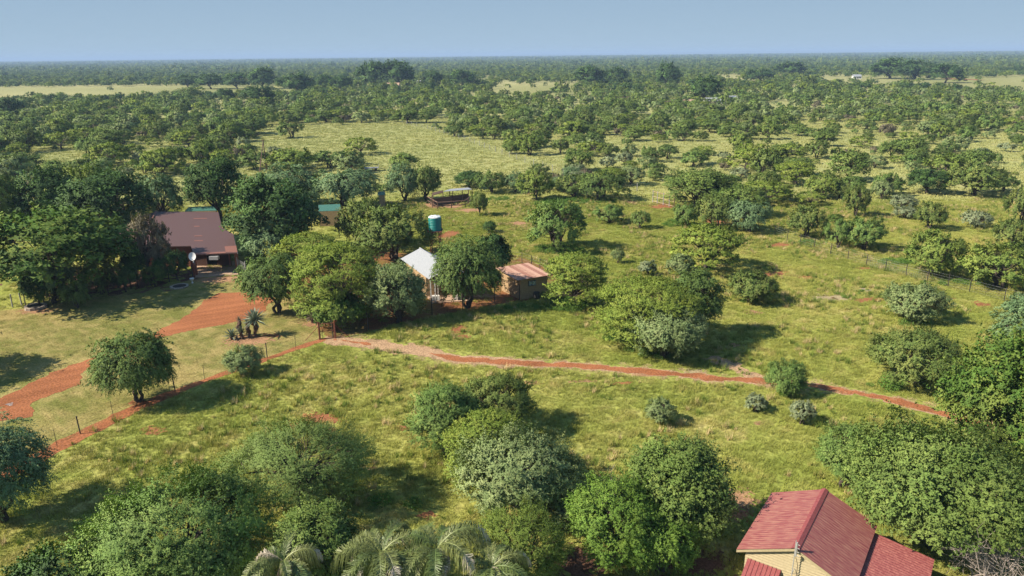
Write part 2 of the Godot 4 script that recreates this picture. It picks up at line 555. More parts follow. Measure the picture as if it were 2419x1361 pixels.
func dead_shrub(label: String, x: float, z: float, r: float, h: float, stems: int) -> void:
	var o := thing("bare_shrub", label, "shrub", Vector3(x, 0, z))
	var rg := RandomNumberGenerator.new()
	rg.seed = hash("%.1f %.1f bare" % [x, z])
	for k in stems:
		var b := MB.new()
		var a := TAU * k / stems + rg.randf()
		var top := Vector3(cos(a) * r * rg.randf_range(0.3, 1.0), h * rg.randf_range(0.6, 1.0), sin(a) * r * rg.randf_range(0.3, 1.0))
		limb(b, Vector3(0, -0.1, 0), top, 0.05, 0.012, rg, 4, 5)
		for f in 9:
			var t := rg.randf_range(0.3, 0.95)
			var from := top * t + Vector3(0, top.length() * 0.1 * sin(PI * t), 0)
			var to := from + Vector3(rg.randfn() * 0.35 * r, rg.randf_range(-0.1, 0.45) * h, rg.randfn() * 0.35 * r)
			limb(b, from, to, 0.022, 0.008, rg, 2, 3)
			for g in 2:
				limb(b, from.lerp(to, 0.6), to + Vector3(rg.randfn(), rg.randfn(), rg.randfn()) * 0.2 * r, 0.012, 0.006, rg, 2, 3)
		piece("branch", b, M.dead_twig, o)

func palm(label: String, x: float, z: float, h: float, reach: float, fronds: int, dead: int) -> void:
	var o := thing("palm_tree", label, "palm", Vector3(x, 0, z))
	var rg := RandomNumberGenerator.new()
	rg.seed = hash("palm %.1f %.1f" % [x, z])
	var t := MB.new()
	limb(t, Vector3(0.1, -0.2, 0), Vector3(0, h, 0), 0.2, 0.15, rg, 6, 8)
	piece("trunk", t, M.bark, o)
	for k in fronds:
		var a := TAU * k / fronds * 1.618 * 2.0 + rg.randf() * 0.4
		var up := lerpf(0.15, 1.4, pow(rg.randf(), 0.7))
		var dry := k < dead
		if dry:
			up = 1.15
			a = 1.1 + 2.2 * k
		var flat := Vector3(cos(a), 0, sin(a))
		var side := Vector3(-sin(a), 0, cos(a))
		var len := reach * rg.randf_range(0.6, 1.15) * (0.75 if dry else 1.0)
		var b := MB.new()
		var tone := Color(0.165, 0.185, 0.062).lerp(Color(0.085, 0.135, 0.036), rg.randf())
		if dry:
			tone = Color(0.36, 0.31, 0.25)
		var last := Vector3(0, h, 0)
		var n := 38 if not dry else 26
		for j in range(1, n + 1):
			var s := float(j) / n
			var p := Vector3(0, h, 0) + flat * len * sin(s * 1.45) * 0.85 * (1.0 - 0.3 * up * (1.0 - s)) + Vector3.UP * len * (up * s * 0.85 - (0.55 + 0.35 * up) * s * s * 1.1)
			b.tint = tone * 1.3
			b.tube(last, p, 0.025 * (1.1 - s), 0.025 * (1.08 - s), 3)
			if j > 3:
				var along := (p - last).normalized()
				for w in [-1.0, 1.0]:
					for twice in 3:
						var ll := len * 0.27 * (0.35 + 0.65 * sin(PI * minf(1.0, s * 1.02))) * rg.randf_range(0.8, 1.15)
						var root := last.lerp(p, rg.randf())
						var out: Vector3 = (side * w * rg.randf_range(0.4, 1.0) + along * rg.randf_range(0.3, 1.0) + Vector3(0, rg.randf_range(-0.35, 0.4), 0)).normalized()
						var bend := root + out * ll * 0.55
						var tip := root + out * ll * 0.85 + Vector3(0, -ll * rg.randf_range(0.55, 1.25), 0)
						b.tint = (tone if s < 0.74 or k % 4 != 1 else Color(0.40, 0.36, 0.29)) * rg.randf_range(0.7, 1.35)
						var wd := along * 0.014
						b.quad(root - wd * 0.6, root + wd * 0.6, bend + wd, bend - wd)
						b.tri(bend - wd, bend + wd, tip)
			last = p
		var f := part("frond", b.mesh(true), M.palm_leaf, o)
		if dry:
			f.set_meta("label", "dead pale grey frond")

func aloe(label: String, x: float, z: float, h: float, reach: float, leaves: int, color: Color) -> void:
	var o := thing("aloe", label, "aloe", Vector3(x, 0, z))
	var rg := RandomNumberGenerator.new()
	rg.seed = hash("aloe %.1f %.1f" % [x, z])
	var t := MB.new()
	limb(t, Vector3(0, -0.05, 0), Vector3(0, h, 0), 0.14, 0.17, rg, 4, 8)
	piece("stem", t, M.old_wood, o)
	if h > 0.7:   # the skirt of dry leaves on the stem
		var s := MB.new()
		for k in 60:
			var a := rg.randf() * TAU
			var y := rg.randf_range(0.35, 0.98) * h
			var d := Vector3(cos(a), 0, sin(a))
			s.tri(Vector3(0, y, 0) + d * 0.12 + Vector3(-sin(a), 0, cos(a)) * 0.05, Vector3(0, y, 0) + d * 0.12 - Vector3(-sin(a), 0, cos(a)) * 0.05, Vector3(0, y - rg.randf_range(0.3, 0.5), 0) + d * rg.randf_range(0.2, 0.36))
		piece("dry_skirt", s, M.old_wood, o, true)
	for k in leaves:
		var a := k * 2.39996
		var up := lerpf(-0.45, 1.45, pow((k + 0.5) / leaves, 0.8))
		var len := reach * rg.randf_range(0.85, 1.1) * (1.0 - 0.25 * maxf(0.0, up - 0.9))
		var d := Vector3(cos(a) * cos(up), sin(up), sin(a) * cos(up))
		var side := Vector3(-sin(a), 0, cos(a))
		var b := MB.new()
		var col := color * rg.randf_range(0.8, 1.25)
		var nrm := side.cross(d).normalized()
		var lastp := Vector3(0, h, 0) + d * 0.08
		var lastw := 0.075
		for j in range(1, 5):
			var s := j / 4.0
			var p := Vector3(0, h, 0) + d * (0.08 + len * s) + Vector3(0, -0.18 * len * s * s + 0.1 * len * s * s * s, 0)
			var w := 0.08 * (1.0 - s * s) * reach
			b.tint = col
			b.quad(lastp - side * lastw + nrm * lastw * 0.35, lastp - nrm * lastw * 0.3, p - nrm * w * 0.3, p - side * w + nrm * w * 0.35)
			b.quad(lastp - nrm * lastw * 0.3, lastp + side * lastw + nrm * lastw * 0.35, p + side * w + nrm * w * 0.35, p - nrm * w * 0.3)
			lastp = p
			lastw = w
		part("leaf", b.mesh(true), M.aloe_leaf, o)

const ORDINAL := ["", "second", "third", "fourth", "fifth", "sixth", "seventh", "eighth", "ninth", "tenth", "eleventh", "twelfth", "thirteenth", "fourteenth", "fifteenth", "sixteenth", "seventeenth", "eighteenth", "nineteenth", "twentieth"]

# ------------------------------------------------------------------ fences and small things
func fence(called: String, label: String, pts: Array, gap: float, h: float, wires: int, post_m: Material, wire_m: Material, thick := 0.04, every := 1, category := "fence") -> Node3D:
	var o := thing(called, label, category, pts[0])
	var w := MB.new()
	var k := 0
	var posts := []
	for i in pts.size() - 1:
		var d: Vector3 = pts[i + 1] - pts[i]
		var n := maxi(1, roundi(d.length() / gap))
		for j in n + (1 if i == pts.size() - 2 else 0):
			posts.append(pts[i] - pts[0] + d * (float(j) / n))
	var rg := RandomNumberGenerator.new()
	rg.seed = hash(label)
	for p: Vector3 in posts:
		var b := MB.new()
		var thin := k % every != 0
		var lean := Vector3(rg.randfn() * 0.02, 1, rg.randfn() * 0.02)
		b.tube(Vector3(0, -0.2, 0), lean * h * (1.0 if not thin else 0.92), thick * (0.4 if thin else 1.0), thick * (0.4 if thin else 1.0), 6)
		piece("post", b, post_m, o).position = p
		k += 1
	for i in posts.size() - 1:
		for j in wires:
			var y := h * (0.12 + 0.82 * j / maxf(1.0, wires - 1.0))
			w.tube(posts[i] + Vector3(0, y, 0), posts[i + 1] + Vector3(0, y - 0.02, 0), 0.006, 0.006, 3)
	piece("wire", w, wire_m, o)
	return o

# welded mesh between two points on a fence
func netting(o: Node3D, a: Vector3, b: Vector3, h: float, cell: float, wire: float, mt: Material) -> void:
	var m := MB.new()
	var n := maxi(1, int(a.distance_to(b) / cell))
	for i in n + 1:
		var p := a.lerp(b, float(i) / n)
		m.tube(p + Vector3(0, 0.03, 0), p + Vector3(0, h, 0), wire, wire, 3)
	for j in int(h / cell) + 1:
		m.tube(a + Vector3(0, 0.03 + j * cell, 0), b + Vector3(0, 0.03 + j * cell, 0), wire, wire, 3)
	piece("netting", m, mt, o, true)

func soil_patch(x: float, z: float, rx: float, rz: float, turn: float, color: Color, called := "bare_soil") -> void:
	var s := sin(turn)
	var co := cos(turn)
	var depth := func(p: Vector2) -> float:
		var q := p - Vector2(x, z)
		var e := Vector2((q.x * co + q.y * s) / rx, (-q.x * s + q.y * co) / rz)
		return (e.length() - 0.85) * minf(rx, rz) + n_fine.get_noise_2d(p.x * 5.0, p.y * 5.0) * minf(rx, rz) * 1.0 + n_mid.get_noise_2d(p.x * 14.0, p.y * 14.0) * minf(rx, rz) * 0.6
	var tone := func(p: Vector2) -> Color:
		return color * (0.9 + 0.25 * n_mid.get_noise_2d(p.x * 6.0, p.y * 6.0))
	var big := maxf(rx, rz) * 1.5
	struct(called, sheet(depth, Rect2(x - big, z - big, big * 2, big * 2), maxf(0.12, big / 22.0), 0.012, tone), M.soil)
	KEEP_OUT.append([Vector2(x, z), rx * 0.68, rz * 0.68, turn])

func grass_tone(p: Vector2) -> Color:
	var a := n_low.get_noise_2dv(p)
	var b := n_mid.get_noise_2dv(p)
	var f := n_fine.get_noise_2dv(p)
	var g := Color(0.235, 0.280, 0.060)
	var y := Color(0.375, 0.370, 0.105)
	var s := Color(0.50, 0.39, 0.19)
	var t := clampf(0.5 + a * 0.55 + b * 0.42 + f * 0.4, 0, 1)
	var col := g.lerp(y, t)
	var u := clampf((b * 0.8 + f * 0.9 - 0.22) * 1.6, 0, 1)
	return col.lerp(s, u * 0.55)

func lawn_tone(p: Vector2) -> Color:
	var a := n_low.get_noise_2d(p.x * 2.0, p.y * 2.0)
	var b := n_mid.get_noise_2d(p.x * 2.0, p.y * 2.0)
	var f := n_fine.get_noise_2d(p.x * 2.0, p.y * 2.0)
	return Color(0.205, 0.215, 0.062).lerp(Color(0.40, 0.325, 0.135), clampf(0.5 + a * 0.6 + b * 0.7 + f * 0.9, 0, 1))

func on_bare(p: Vector2) -> bool:
	for k in KEEP_OUT:
		var q: Vector2 = p - k[0]
		var s := sin(k[3])
		var co := cos(k[3])
		if Vector2((q.x * co + q.y * s) / k[1], (-q.x * s + q.y * co) / k[2]).length() < 1.0:
			return true
	return false

func layout() -> void:
	DRIVE = PackedVector2Array([Vector2(-42.28, -51.94), Vector2(-41.51, -53.78), Vector2(-40.40, -57.58), Vector2(-38.92, -61.47), Vector2(-37.61, -64.15), Vector2(-35.51, -68.29), Vector2(-34.81, -72.59), Vector2(-34.51, -77.42), Vector2(-34.18, -80.92), Vector2(-30.56, -81.11), Vector2(-27.08, -79.42), Vector2(-26.67, -74.34), Vector2(-27.96, -71.48), Vector2(-31.29, -69.35), Vector2(-34.13, -67.10), Vector2(-34.82, -63.35), Vector2(-36.94, -60.65), Vector2(-37.63, -58.47), Vector2(-36.54, -56.21), Vector2(-37.46, -54.46), Vector2(-38.25, -52.95), Vector2(-36.83, -50.55), Vector2(-37.77, -50.09), Vector2(-40.10, -48.81)])
	LAWN = PackedVector2Array([Vector2(-36.49, -35.35), Vector2(-32.26, -45.93), Vector2(-31.62, -47.73), Vector2(-29.30, -52.59), Vector2(-26.23, -56.96), Vector2(-22.37, -61.60), Vector2(-18.41, -66.08), Vector2(-19.66, -70.84), Vector2(-21.56, -74.86), Vector2(-25.13, -79.36), Vector2(-29.38, -85.25), Vector2(-32.79, -87.70), Vector2(-38.87, -87.02), Vector2(-45.12, -81.62), Vector2(-52.22, -77.00), Vector2(-57.93, -74.39), Vector2(-71.66, -67.64)])
	YARD = PackedVector2Array([Vector2(-17.25, -66.04), Vector2(-14.27, -67.89), Vector2(-8.40, -72.15), Vector2(-5.28, -73.37), Vector2(-1.52, -75.60), Vector2(0.80, -76.68), Vector2(4.40, -79.89), Vector2(5.80, -86.62), Vector2(1.22, -95.80), Vector2(-6.45, -99.52), Vector2(-10.04, -99.67), Vector2(-12.17, -97.46), Vector2(-21.45, -100.16), Vector2(-33.45, -98.35), Vector2(-32.38, -88.06), Vector2(-24.64, -79.34), Vector2(-21.21, -73.48), Vector2(-18.56, -67.21)])
	PATH = PackedVector2Array([Vector2(-17.20, -65.82), Vector2(-14.12, -64.65), Vector2(-9.91, -63.27), Vector2(-5.79, -61.05), Vector2(-0.43, -59.76), Vector2(6.96, -58.64), Vector2(12.25, -57.34), Vector2(16.63, -56.11), Vector2(20.67, -55.42), Vector2(25.39, -54.09), Vector2(28.90, -52.08), Vector2(31.75, -49.99), Vector2(34.16, -47.16)])
	TRACK = PackedVector2Array([Vector2(17.99, -60.11), Vector2(19.08, -58.41), Vector2(20.18, -56.11)])
	VERGE = PackedVector2Array([Vector2(-34.23, -40.39), Vector2(-32.12, -45.69), Vector2(-31.45, -47.42), Vector2(-29.16, -52.29), Vector2(-26.10, -56.62), Vector2(-22.25, -61.21), Vector2(-18.33, -65.74)])

func land() -> void:
	# the ground: one sheet, fine near the camera and coarse towards the horizon
	var b := MB.new()
	var zs := [40.0, 0.0]
	var z := -24.0
	while z > -40000.0:
		zs.append(z)
		z -= maxf(1.0, (-z - 24.0) * 0.022 + 0.2) if z > -300.0 else -z * 0.06
	var rows := []
	for zz: float in zs:
		var row := []
		var half := maxf(60.0, absf(zz) * 1.0 + 20.0)
		for i in 141:
			row.append(Vector2((i / 70.0 - 1.0) * half, zz))
		rows.append(row)
	for j in rows.size() - 1:
		var tones := []
		for r in 2:
			var line := []
			for p: Vector2 in rows[j + r]:
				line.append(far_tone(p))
			tones.append(line)
		for i in 140:
			var q := [rows[j][i], rows[j][i + 1], rows[j + 1][i + 1], rows[j + 1][i]]
			var t := [tones[0][i], tones[0][i + 1], tones[1][i + 1], tones[1][i]]
			for k: int in [0, 1, 2, 0, 2, 3]:
				b.v.append(Vector3(q[k].x, 0, q[k].y))
				b.c.append(t[k])
	struct("ground", b.mesh(true), M.ground)
	# the low plateau on the horizon, higher to the right
	var h := MB.new()
	var last := []
	for i in 161:
		var x := lerpf(-26000.0, 26000.0, i / 160.0)
		var top := 26.0 + 34.0 * smoothstep(-4000.0, 9000.0, x) + 10.0 * n_low.get_noise_2d(i * 9.0, 3.0)
		var now := [Vector3(x, -1, -17500), Vector3(x, top, -19500 + 500 * n_low.get_noise_2d(i * 5.0, 40.0)), Vector3(x, top - 6.0, -24000)]
		if i > 0:
			for k in 2:
				h.tint = Color(0.05, 0.07, 0.035)
				h.quad(last[k], now[k], now[k + 1], last[k + 1])
		last = now
	struct("hills", h.mesh(true), M.ground)
	# mown lawn, yard, drive, path
	var edge := func(p: Vector2) -> float:
		return n_fine.get_noise_2d(p.x * 2.0, p.y * 2.0) * 0.35 + n_mid.get_noise_2d(p.x * 3.0, p.y * 3.0) * 0.6
	var lawn_d := func(p: Vector2) -> float: return to_area(p, LAWN)
	struct("lawn", sheet(lawn_d, bounds(LAWN, 1.0).intersection(Rect2(-90, -100, 160, 80)), 0.6, 0.004, lawn_tone), M.lawn)
	var yard_d := func(p: Vector2) -> float: return to_area(p, YARD) + edge.call(p) * 1.2
	var yard_t := func(p: Vector2) -> Color:
		return Color(0.27, 0.125, 0.062).lerp(Color(0.20, 0.17, 0.055), clampf(0.38 + n_mid.get_noise_2dv(p) * 1.6 + n_fine.get_noise_2dv(p) * 0.5, 0, 1))
	struct("yard_soil", sheet(yard_d, bounds(YARD, 2.0), 0.5, 0.008, yard_t), M.soil)
	var red := Color(0.36, 0.145, 0.072)
	var drive_d := func(p: Vector2) -> float: return to_area(p, DRIVE) + edge.call(p) * 0.8
	var drive_t := func(p: Vector2) -> Color:
		var along := n_fine.get_noise_2d((p.x * 0.45 + p.y * 0.9) * 1.3, (p.x * 0.9 - p.y * 0.45) * 0.12)
		return red * (1.0 + 0.34 * along + 0.15 * n_mid.get_noise_2d(p.x * 2.0, p.y * 2.0))
	struct("driveway", sheet(drive_d, bounds(DRIVE, 1.5).intersection(Rect2(-70, -100, 100, 80)), 0.3, 0.016, drive_t), M.soil)
	var straw_t := func(p: Vector2) -> Color:
		return Color(0.49, 0.325, 0.205) * (0.95 + 0.3 * n_fine.get_noise_2d(p.x * 2.0, p.y * 2.0))
	var straw_d := func(p: Vector2) -> float: return minf(to_line(p, PATH) - 0.7 - 0.45 * smoothstep(6.0, -10.0, p.x), to_line(p, TRACK) - 0.75) + edge.call(p) * 1.3
	struct("path_margin", sheet(straw_d, bounds(PATH, 3.0), 0.3, 0.008, straw_t), M.straw)
	var path_d := func(p: Vector2) -> float: return to_line(p, PATH) - 0.5 + edge.call(p) * 0.75 + 0.7 * smoothstep(-4.0, -12.0, p.x) * (0.6 + 1.5 * n_mid.get_noise_2d(p.x * 2.2, 7.0))
	struct("footpath", sheet(path_d, bounds(PATH, 3.0), 0.25, 0.016, drive_t), M.soil)
	var verge_d := func(p: Vector2) -> float: return to_line(p, VERGE) - 0.42 - 0.35 * smoothstep(-14.0, -34.0, p.x) * smoothstep(-60.0, -48.0, p.y) + edge.call(p) * 0.4
	struct("fence_verge", sheet(verge_d, bounds(VERGE, 2.0), 0.3, 0.012, drive_t), M.soil)
	soil_patch(-15.96, -48.66, 1.07, 0.52, 0.2, Color(0.37, 0.16, 0.082))
	soil_patch(9.32, -55.22, 0.91, 0.33, 0, Color(0.37, 0.16, 0.082))
	soil_patch(-10.09, -42.65, 0.73, 0.42, 0.2, Color(0.44, 0.26, 0.155))
	soil_patch(1.52, -55.50, 1.05, 0.41, 0, Color(0.44, 0.26, 0.155))
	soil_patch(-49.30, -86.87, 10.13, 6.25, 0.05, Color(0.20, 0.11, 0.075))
	soil_patch(-5.43, -68.21, 0.85, 1.66, 0.0, Color(0.37, 0.16, 0.082))
	soil_patch(-4.76, -66.23, 0.74, 0.56, 0.0, Color(0.37, 0.16, 0.082))
	soil_patch(-14.58, -49.70, 1.80, 0.95, 0.2, Color(0.37, 0.16, 0.082))
	soil_patch(-13.35, -47.58, 0.43, 0.63, 0, Color(0.37, 0.16, 0.082))
	soil_patch(-8.17, -48.04, 0.93, 0.51, 0, Color(0.37, 0.16, 0.082))
	soil_patch(-26.43, -48.00, 1.00, 0.58, 0.3, Color(0.37, 0.16, 0.082))
	soil_patch(-23.63, -39.04, 1.05, 0.63, 0.5, Color(0.44, 0.26, 0.155))
	soil_patch(31.77, -86.00, 2.67, 1.26, -0.35, Color(0.37, 0.16, 0.082))
	soil_patch(35.65, -84.60, 1.01, 0.87, -0.2, Color(0.37, 0.16, 0.082))
	soil_patch(37.93, -100.22, 2.00, 1.43, -0.4, Color(0.37, 0.16, 0.082))
	soil_patch(35.17, -76.69, 2.68, 1.46, 0, Color(0.44, 0.36, 0.22))
	soil_patch(35.60, -76.38, 0.37, 0.58, 0, Color(0.37, 0.16, 0.082))
	soil_patch(40.49, -79.25, 0.67, 0.77, 0, Color(0.5, 0.4, 0.32))
	soil_patch(39.51, -75.95, 2.51, 0.72, -0.2, Color(0.37, 0.16, 0.082))
	soil_patch(44.20, -88.14, 1.15, 0.75, 0, Color(0.37, 0.16, 0.082))
	soil_patch(50.32, -73.88, 0.98, 1.09, -0.3, Color(0.37, 0.16, 0.082))
	soil_patch(47.19, -75.98, 1.37, 0.86, -0.3, Color(0.37, 0.16, 0.082))
	soil_patch(26.67, -128.81, 3.89, 2.66, -0.35, Color(0.37, 0.16, 0.082))
	soil_patch(22.36, -132.60, 1.69, 2.01, -0.2, Color(0.44, 0.26, 0.155))
	soil_patch(32.96, -115.62, 2.29, 2.17, 0, Color(0.37, 0.16, 0.082))
	soil_patch(-9.55, -108.54, 1.81, 3.87, 0.4, Color(0.37, 0.16, 0.082))
	soil_patch(1.18, -115.94, 2.46, 2.18, 0.1, Color(0.44, 0.26, 0.155))
	soil_patch(9.71, -115.52, 1.63, 1.55, 0, Color(0.44, 0.26, 0.155))
	soil_patch(13.73, -38.65, 1.18, 1.16, 0.2, Color(0.44, 0.26, 0.155))
	soil_patch(13.08, -37.06, 0.90, 0.92, 0.2, Color(0.37, 0.16, 0.082))
	soil_patch(-5.29, -37.27, 0.60, 0.50, 0, Color(0.37, 0.16, 0.082))
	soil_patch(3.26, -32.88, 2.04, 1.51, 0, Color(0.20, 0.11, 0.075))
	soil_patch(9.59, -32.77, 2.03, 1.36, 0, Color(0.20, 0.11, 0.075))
	soil_patch(5.76, -55.72, 1.27, 0.33, 0, Color(0.44, 0.26, 0.155))
	soil_patch(3.59, -143.23, 1.83, 1.86, 0, Color(0.44, 0.26, 0.155))
	soil_patch(-7.27, -126.89, 3.29, 2.22, -0.1, Color(0.44, 0.26, 0.155))
	soil_patch(-14.45, -131.46, 2.01, 3.16, -0.4, Color(0.44, 0.26, 0.155))
	soil_patch(11.09, -56.94, 1.07, 0.43, 0, Color(0.44, 0.26, 0.155))
	soil_patch(15.53, -57.43, 0.86, 0.70, 0.2, Color(0.44, 0.36, 0.22))
	soil_patch(-2.86, -78.59, 1.44, 0.61, 0, Color(0.44, 0.26, 0.155))
	soil_patch(-25.43, -65.95, 2.73, 1.56, 0.12, Color(0.44, 0.26, 0.155))
	soil_patch(-20.35, -70.11, 1.31, 0.87, 0, Color(0.44, 0.26, 0.155))
	soil_patch(-23.71, -67.02, 1.26, 0.57, 0, Color(0.37, 0.16, 0.082))
	soil_patch(-51.79, -75.15, 2.07, 0.99, 0, Color(0.44, 0.26, 0.155))
	soil_patch(-35.99, -86.37, 3.49, 1.63, 0, Color(0.44, 0.26, 0.155))
	soil_patch(426.21, -713.20, 9.88, 31.63, 0, Color(0.37, 0.16, 0.082))
	soil_patch(-29.53, -52.37, 1.02, 0.60, 0.4, Color(0.37, 0.16, 0.082))
	soil_patch(-10.73, -131.25, 3.09, 3.54, 0, Color(0.44, 0.26, 0.155))
	soil_patch(17.97, -48.16, 0.37, 0.32, 0, Color(0.44, 0.26, 0.155))
	soil_patch(20.70, -63.33, 0.78, 0.52, 0, Color(0.44, 0.26, 0.155))
	soil_patch(25.32, -72.25, 0.97, 0.66, 0, Color(0.44, 0.26, 0.155))

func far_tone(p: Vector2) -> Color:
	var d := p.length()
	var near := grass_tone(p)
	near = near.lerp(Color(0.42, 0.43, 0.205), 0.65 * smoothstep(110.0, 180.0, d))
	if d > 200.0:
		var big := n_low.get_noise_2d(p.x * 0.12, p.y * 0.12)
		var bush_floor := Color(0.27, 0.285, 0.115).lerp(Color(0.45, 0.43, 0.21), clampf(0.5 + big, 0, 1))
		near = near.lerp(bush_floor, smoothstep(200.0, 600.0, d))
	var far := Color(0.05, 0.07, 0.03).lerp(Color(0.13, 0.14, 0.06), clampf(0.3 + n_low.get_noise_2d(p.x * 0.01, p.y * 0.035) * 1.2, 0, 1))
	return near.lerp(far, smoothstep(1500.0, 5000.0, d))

# corrugated sheet: from the corner o, along "across" with ribs that run along "down"
func ribs(b: MB, o: Vector3, across: Vector3, down: Vector3, pitch: float, amp: float, trapezoid := false) -> void:
	var up := down.cross(across).normalized()
	if up.y < 0:
		up = -up
	var n := maxi(1, roundi(across.length() / pitch))
	var prof := [[0.0, 0.0], [0.6, 0.0], [0.72, 1.0], [0.88, 1.0], [1.0, 0.0]] if trapezoid else [[0.0, 0.0], [0.25, 0.7], [0.5, 1.0], [0.75, 0.7], [1.0, 0.0]]
	for i in n:
		for k in 4:
			var p: Vector3 = o + across * ((i + prof[k][0]) / n) + up * amp * prof[k][1]
			var q: Vector3 = o + across * ((i + prof[k + 1][0]) / n) + up * amp * prof[k + 1][1]
			b.quad(p, q, q + down, p + down)

func buildings() -> void:
	red_cottage()
	brown_house()
	white_roof_house()
	outbuilding()
	kraal()
	far_buildings()

func red_cottage() -> void:
	var r0 := Vector3(13.09, 3.92, -28.77)
	var n: Vector3 = (Vector3(16.45, 3.92, -33.57) - r0).normalized()
	var o := thing("cottage", "cream clad cottage under a faded red metal gable roof, bottom right corner", "house", Vector3(r0.x, 0, r0.z), atan2(-n.x, -n.z))
	var L := 5.9
	var W := 2.68
	var he := 2.72
	var hr := 3.92
	for s: float in [-1.0, 1.0]:
		var b := MB.new()
		ribs(b, Vector3(0.0, hr, 0), Vector3(0, 0, -L), Vector3(s * W, he - hr, 0), 0.19, 0.012, true)
		piece("roof_slope", b, M.red_roof, o)
		var cap := MB.new()
		var sl := Vector3(s * W, he - hr, 0).normalized()
		cap.quad(Vector3(0, hr + 0.055, 0.02), Vector3(0, hr + 0.055, -L - 0.02), Vector3(0, hr + 0.04, -L - 0.02) + sl * 0.19, Vector3(0, hr + 0.04, 0.02) + sl * 0.19)
		cap.quad(Vector3(0, hr + 0.04, 0.02) + sl * 0.19, Vector3(0, hr + 0.04, -L - 0.02) + sl * 0.19, Vector3(0, hr + 0.005, -L - 0.02) + sl * 0.2, Vector3(0, hr + 0.005, 0.02) + sl * 0.2)
		piece("ridge_cap", cap, M.red_ridge, o)
		# barge board under the front edge
		for zz: float in [-0.03, -L + 0.03]:
			var g := MB.new()
			var top := Vector3(0, hr - 0.03, zz)
			var low := Vector3(s * W, he - 0.03, zz)
			var dn := Vector3(0, -0.15, 0)
			g.quad(top, low, low + dn, top + dn)
			g.quad(top + Vector3(0, 0, -0.03), low + Vector3(0, 0, -0.03), low + dn + Vector3(0, 0, -0.03), top + dn + Vector3(0, 0, -0.03))
			g.quad(top + dn, low + dn, low + dn + Vector3(0, 0, -0.03), top + dn + Vector3(0, 0, -0.03))
			piece("barge_board", g, M.cladding, o)
		var side := MB.new()
		side.box(Vector3(s * (W - 0.42), he / 2 - 0.05, -L / 2), Vector3(0.05, 0, 0), Vector3(0, he / 2 - 0.08, 0), Vector3(0, 0, L / 2 - 0.32))
		piece("wall", side, M.cladding, o)
	var ww := W - 0.40
	# cladding boards of both gables, each lapping over the one below
	for front in [true, false]:
		var y := 0.0
		while y < hr - 0.12:
			var top := minf(y + 0.148, hr - 0.08)
			var lim := func(h: float) -> float: return minf(ww, (hr - 0.06 - h) / (hr - he) * W)
			var x0: float = lim.call(y)
			var x1: float = lim.call(top)
			var z0 := -0.24 if front else -L + 0.24
			var dz := 0.06 if front else -0.06
			var b := MB.new()
			b.quad(Vector3(-x0, y, z0 + dz), Vector3(x0, y, z0 + dz), Vector3(x1, top, z0), Vector3(-x1, top, z0))
			b.quad(Vector3(-x0, y, z0 + dz), Vector3(x0, y, z0 + dz), Vector3(x0, y, z0 - dz * 2), Vector3(-x0, y, z0 - dz * 2))
			b.quad(Vector3(-x0, y, z0 - dz * 2), Vector3(x0, y, z0 - dz * 2), Vector3(x1, top, z0 - dz * 2), Vector3(-x1, top, z0 - dz * 2))
			piece("cladding_board", b, M.cladding, o)
			y += 0.148
	# lean-to at the right
	var lt := MB.new()
	ribs(lt, Vector3(W - 0.03, he - 0.22, -L + 0.35), Vector3(0, 0, L - 0.5), Vector3(2.75, -0.42, 0), 0.19, 0.045)
	piece("lean_to_roof", lt, M.red_corrugated, o)
	for zz in [-L + 0.5, -0.3]:
		boxed("post", o, M.old_wood, Vector3(W + 2.5, 1.0, zz), Vector3(0.1, 2.05, 0.1))
	boxed("lean_to_wall", o, M.cladding, Vector3(W + 1.1, 1.1, -L + 0.6), Vector3(2.6, 2.1, 0.06))
	# ribbed canopy over the door at the left of the front gable
	var cn := MB.new()
	ribs(cn, Vector3(-2.15, 2.32, -0.2), Vector3(1.62, 0, 0), Vector3(0, -0.62, 1.25), 0.2, 0.03, true)
	for x: float in [-2.15, -0.53]:
		cn.quad(Vector3(x, 2.31, -0.2), Vector3(x, 1.69, 1.05), Vector3(x, 1.62, 1.05), Vector3(x, 1.62, -0.2))
	piece("canopy", cn, M.red_ridge, o)
	# barred window
	var wf := boxed("window", o, M.window_frame, Vector3(0.45, 1.66, -0.2), Vector3(0.95, 0.8, 0.07))
	boxed("curtain", wf, M.curtain, Vector3(0, 0, 0.037), Vector3(0.83, 0.68, 0.01))
	for k in 7:
		boxed("bar", wf, M.window_frame, Vector3(-0.36 + k * 0.12, 0, 0.06), Vector3(0.015, 0.7, 0.015))
	boxed("door", o, M.old_wood, Vector3(-1.35, 0.95, -0.2), Vector3(0.85, 1.9, 0.06))
	# aerial on a bracketed pole against the gable: a thing of its own
	var a := thing("aerial", "thin grey aerial pole bracketed to the cream gable of the red roofed cottage", "aerial", o.position + o.basis * Vector3(0.02, 0, 0.10), o.rotation.y)
	var p := MB.new()
	p.tube(Vector3(-0.02, 0.6, 0), Vector3(0, 4.45, 0), 0.025, 0.02, 8)
	piece("pole", p, M.grey_steel, a)
	for y in [1.9, 2.6]:
		var br := MB.new()
		br.tube(Vector3(0, y, 0), Vector3(0.02, y + 0.1, -0.3), 0.015, 0.015, 4)
		br.tube(Vector3(0, y, 0), Vector3(0.26, y - 0.08, -0.3), 0.012, 0.012, 4)
		piece("bracket", br, M.grey_steel, a)
	var el := MB.new()
	el.tube(Vector3(0.06, 3.6, 0.02), Vector3(0.06, 4.35, 0.02), 0.04, 0.04, 6)
	for k in 4:
		el.tube(Vector3(0, 3.65 + k * 0.2, 0), Vector3(0.2, 3.66 + k * 0.2, 0.05), 0.012, 0.012, 4)
	piece("element", el, M.grey_steel, a)
	var cb := MB.new()
	cb.tube(Vector3(0.05, 3.6, 0), Vector3(0.16, 3.0, -0.2), 0.012, 0.012, 4)
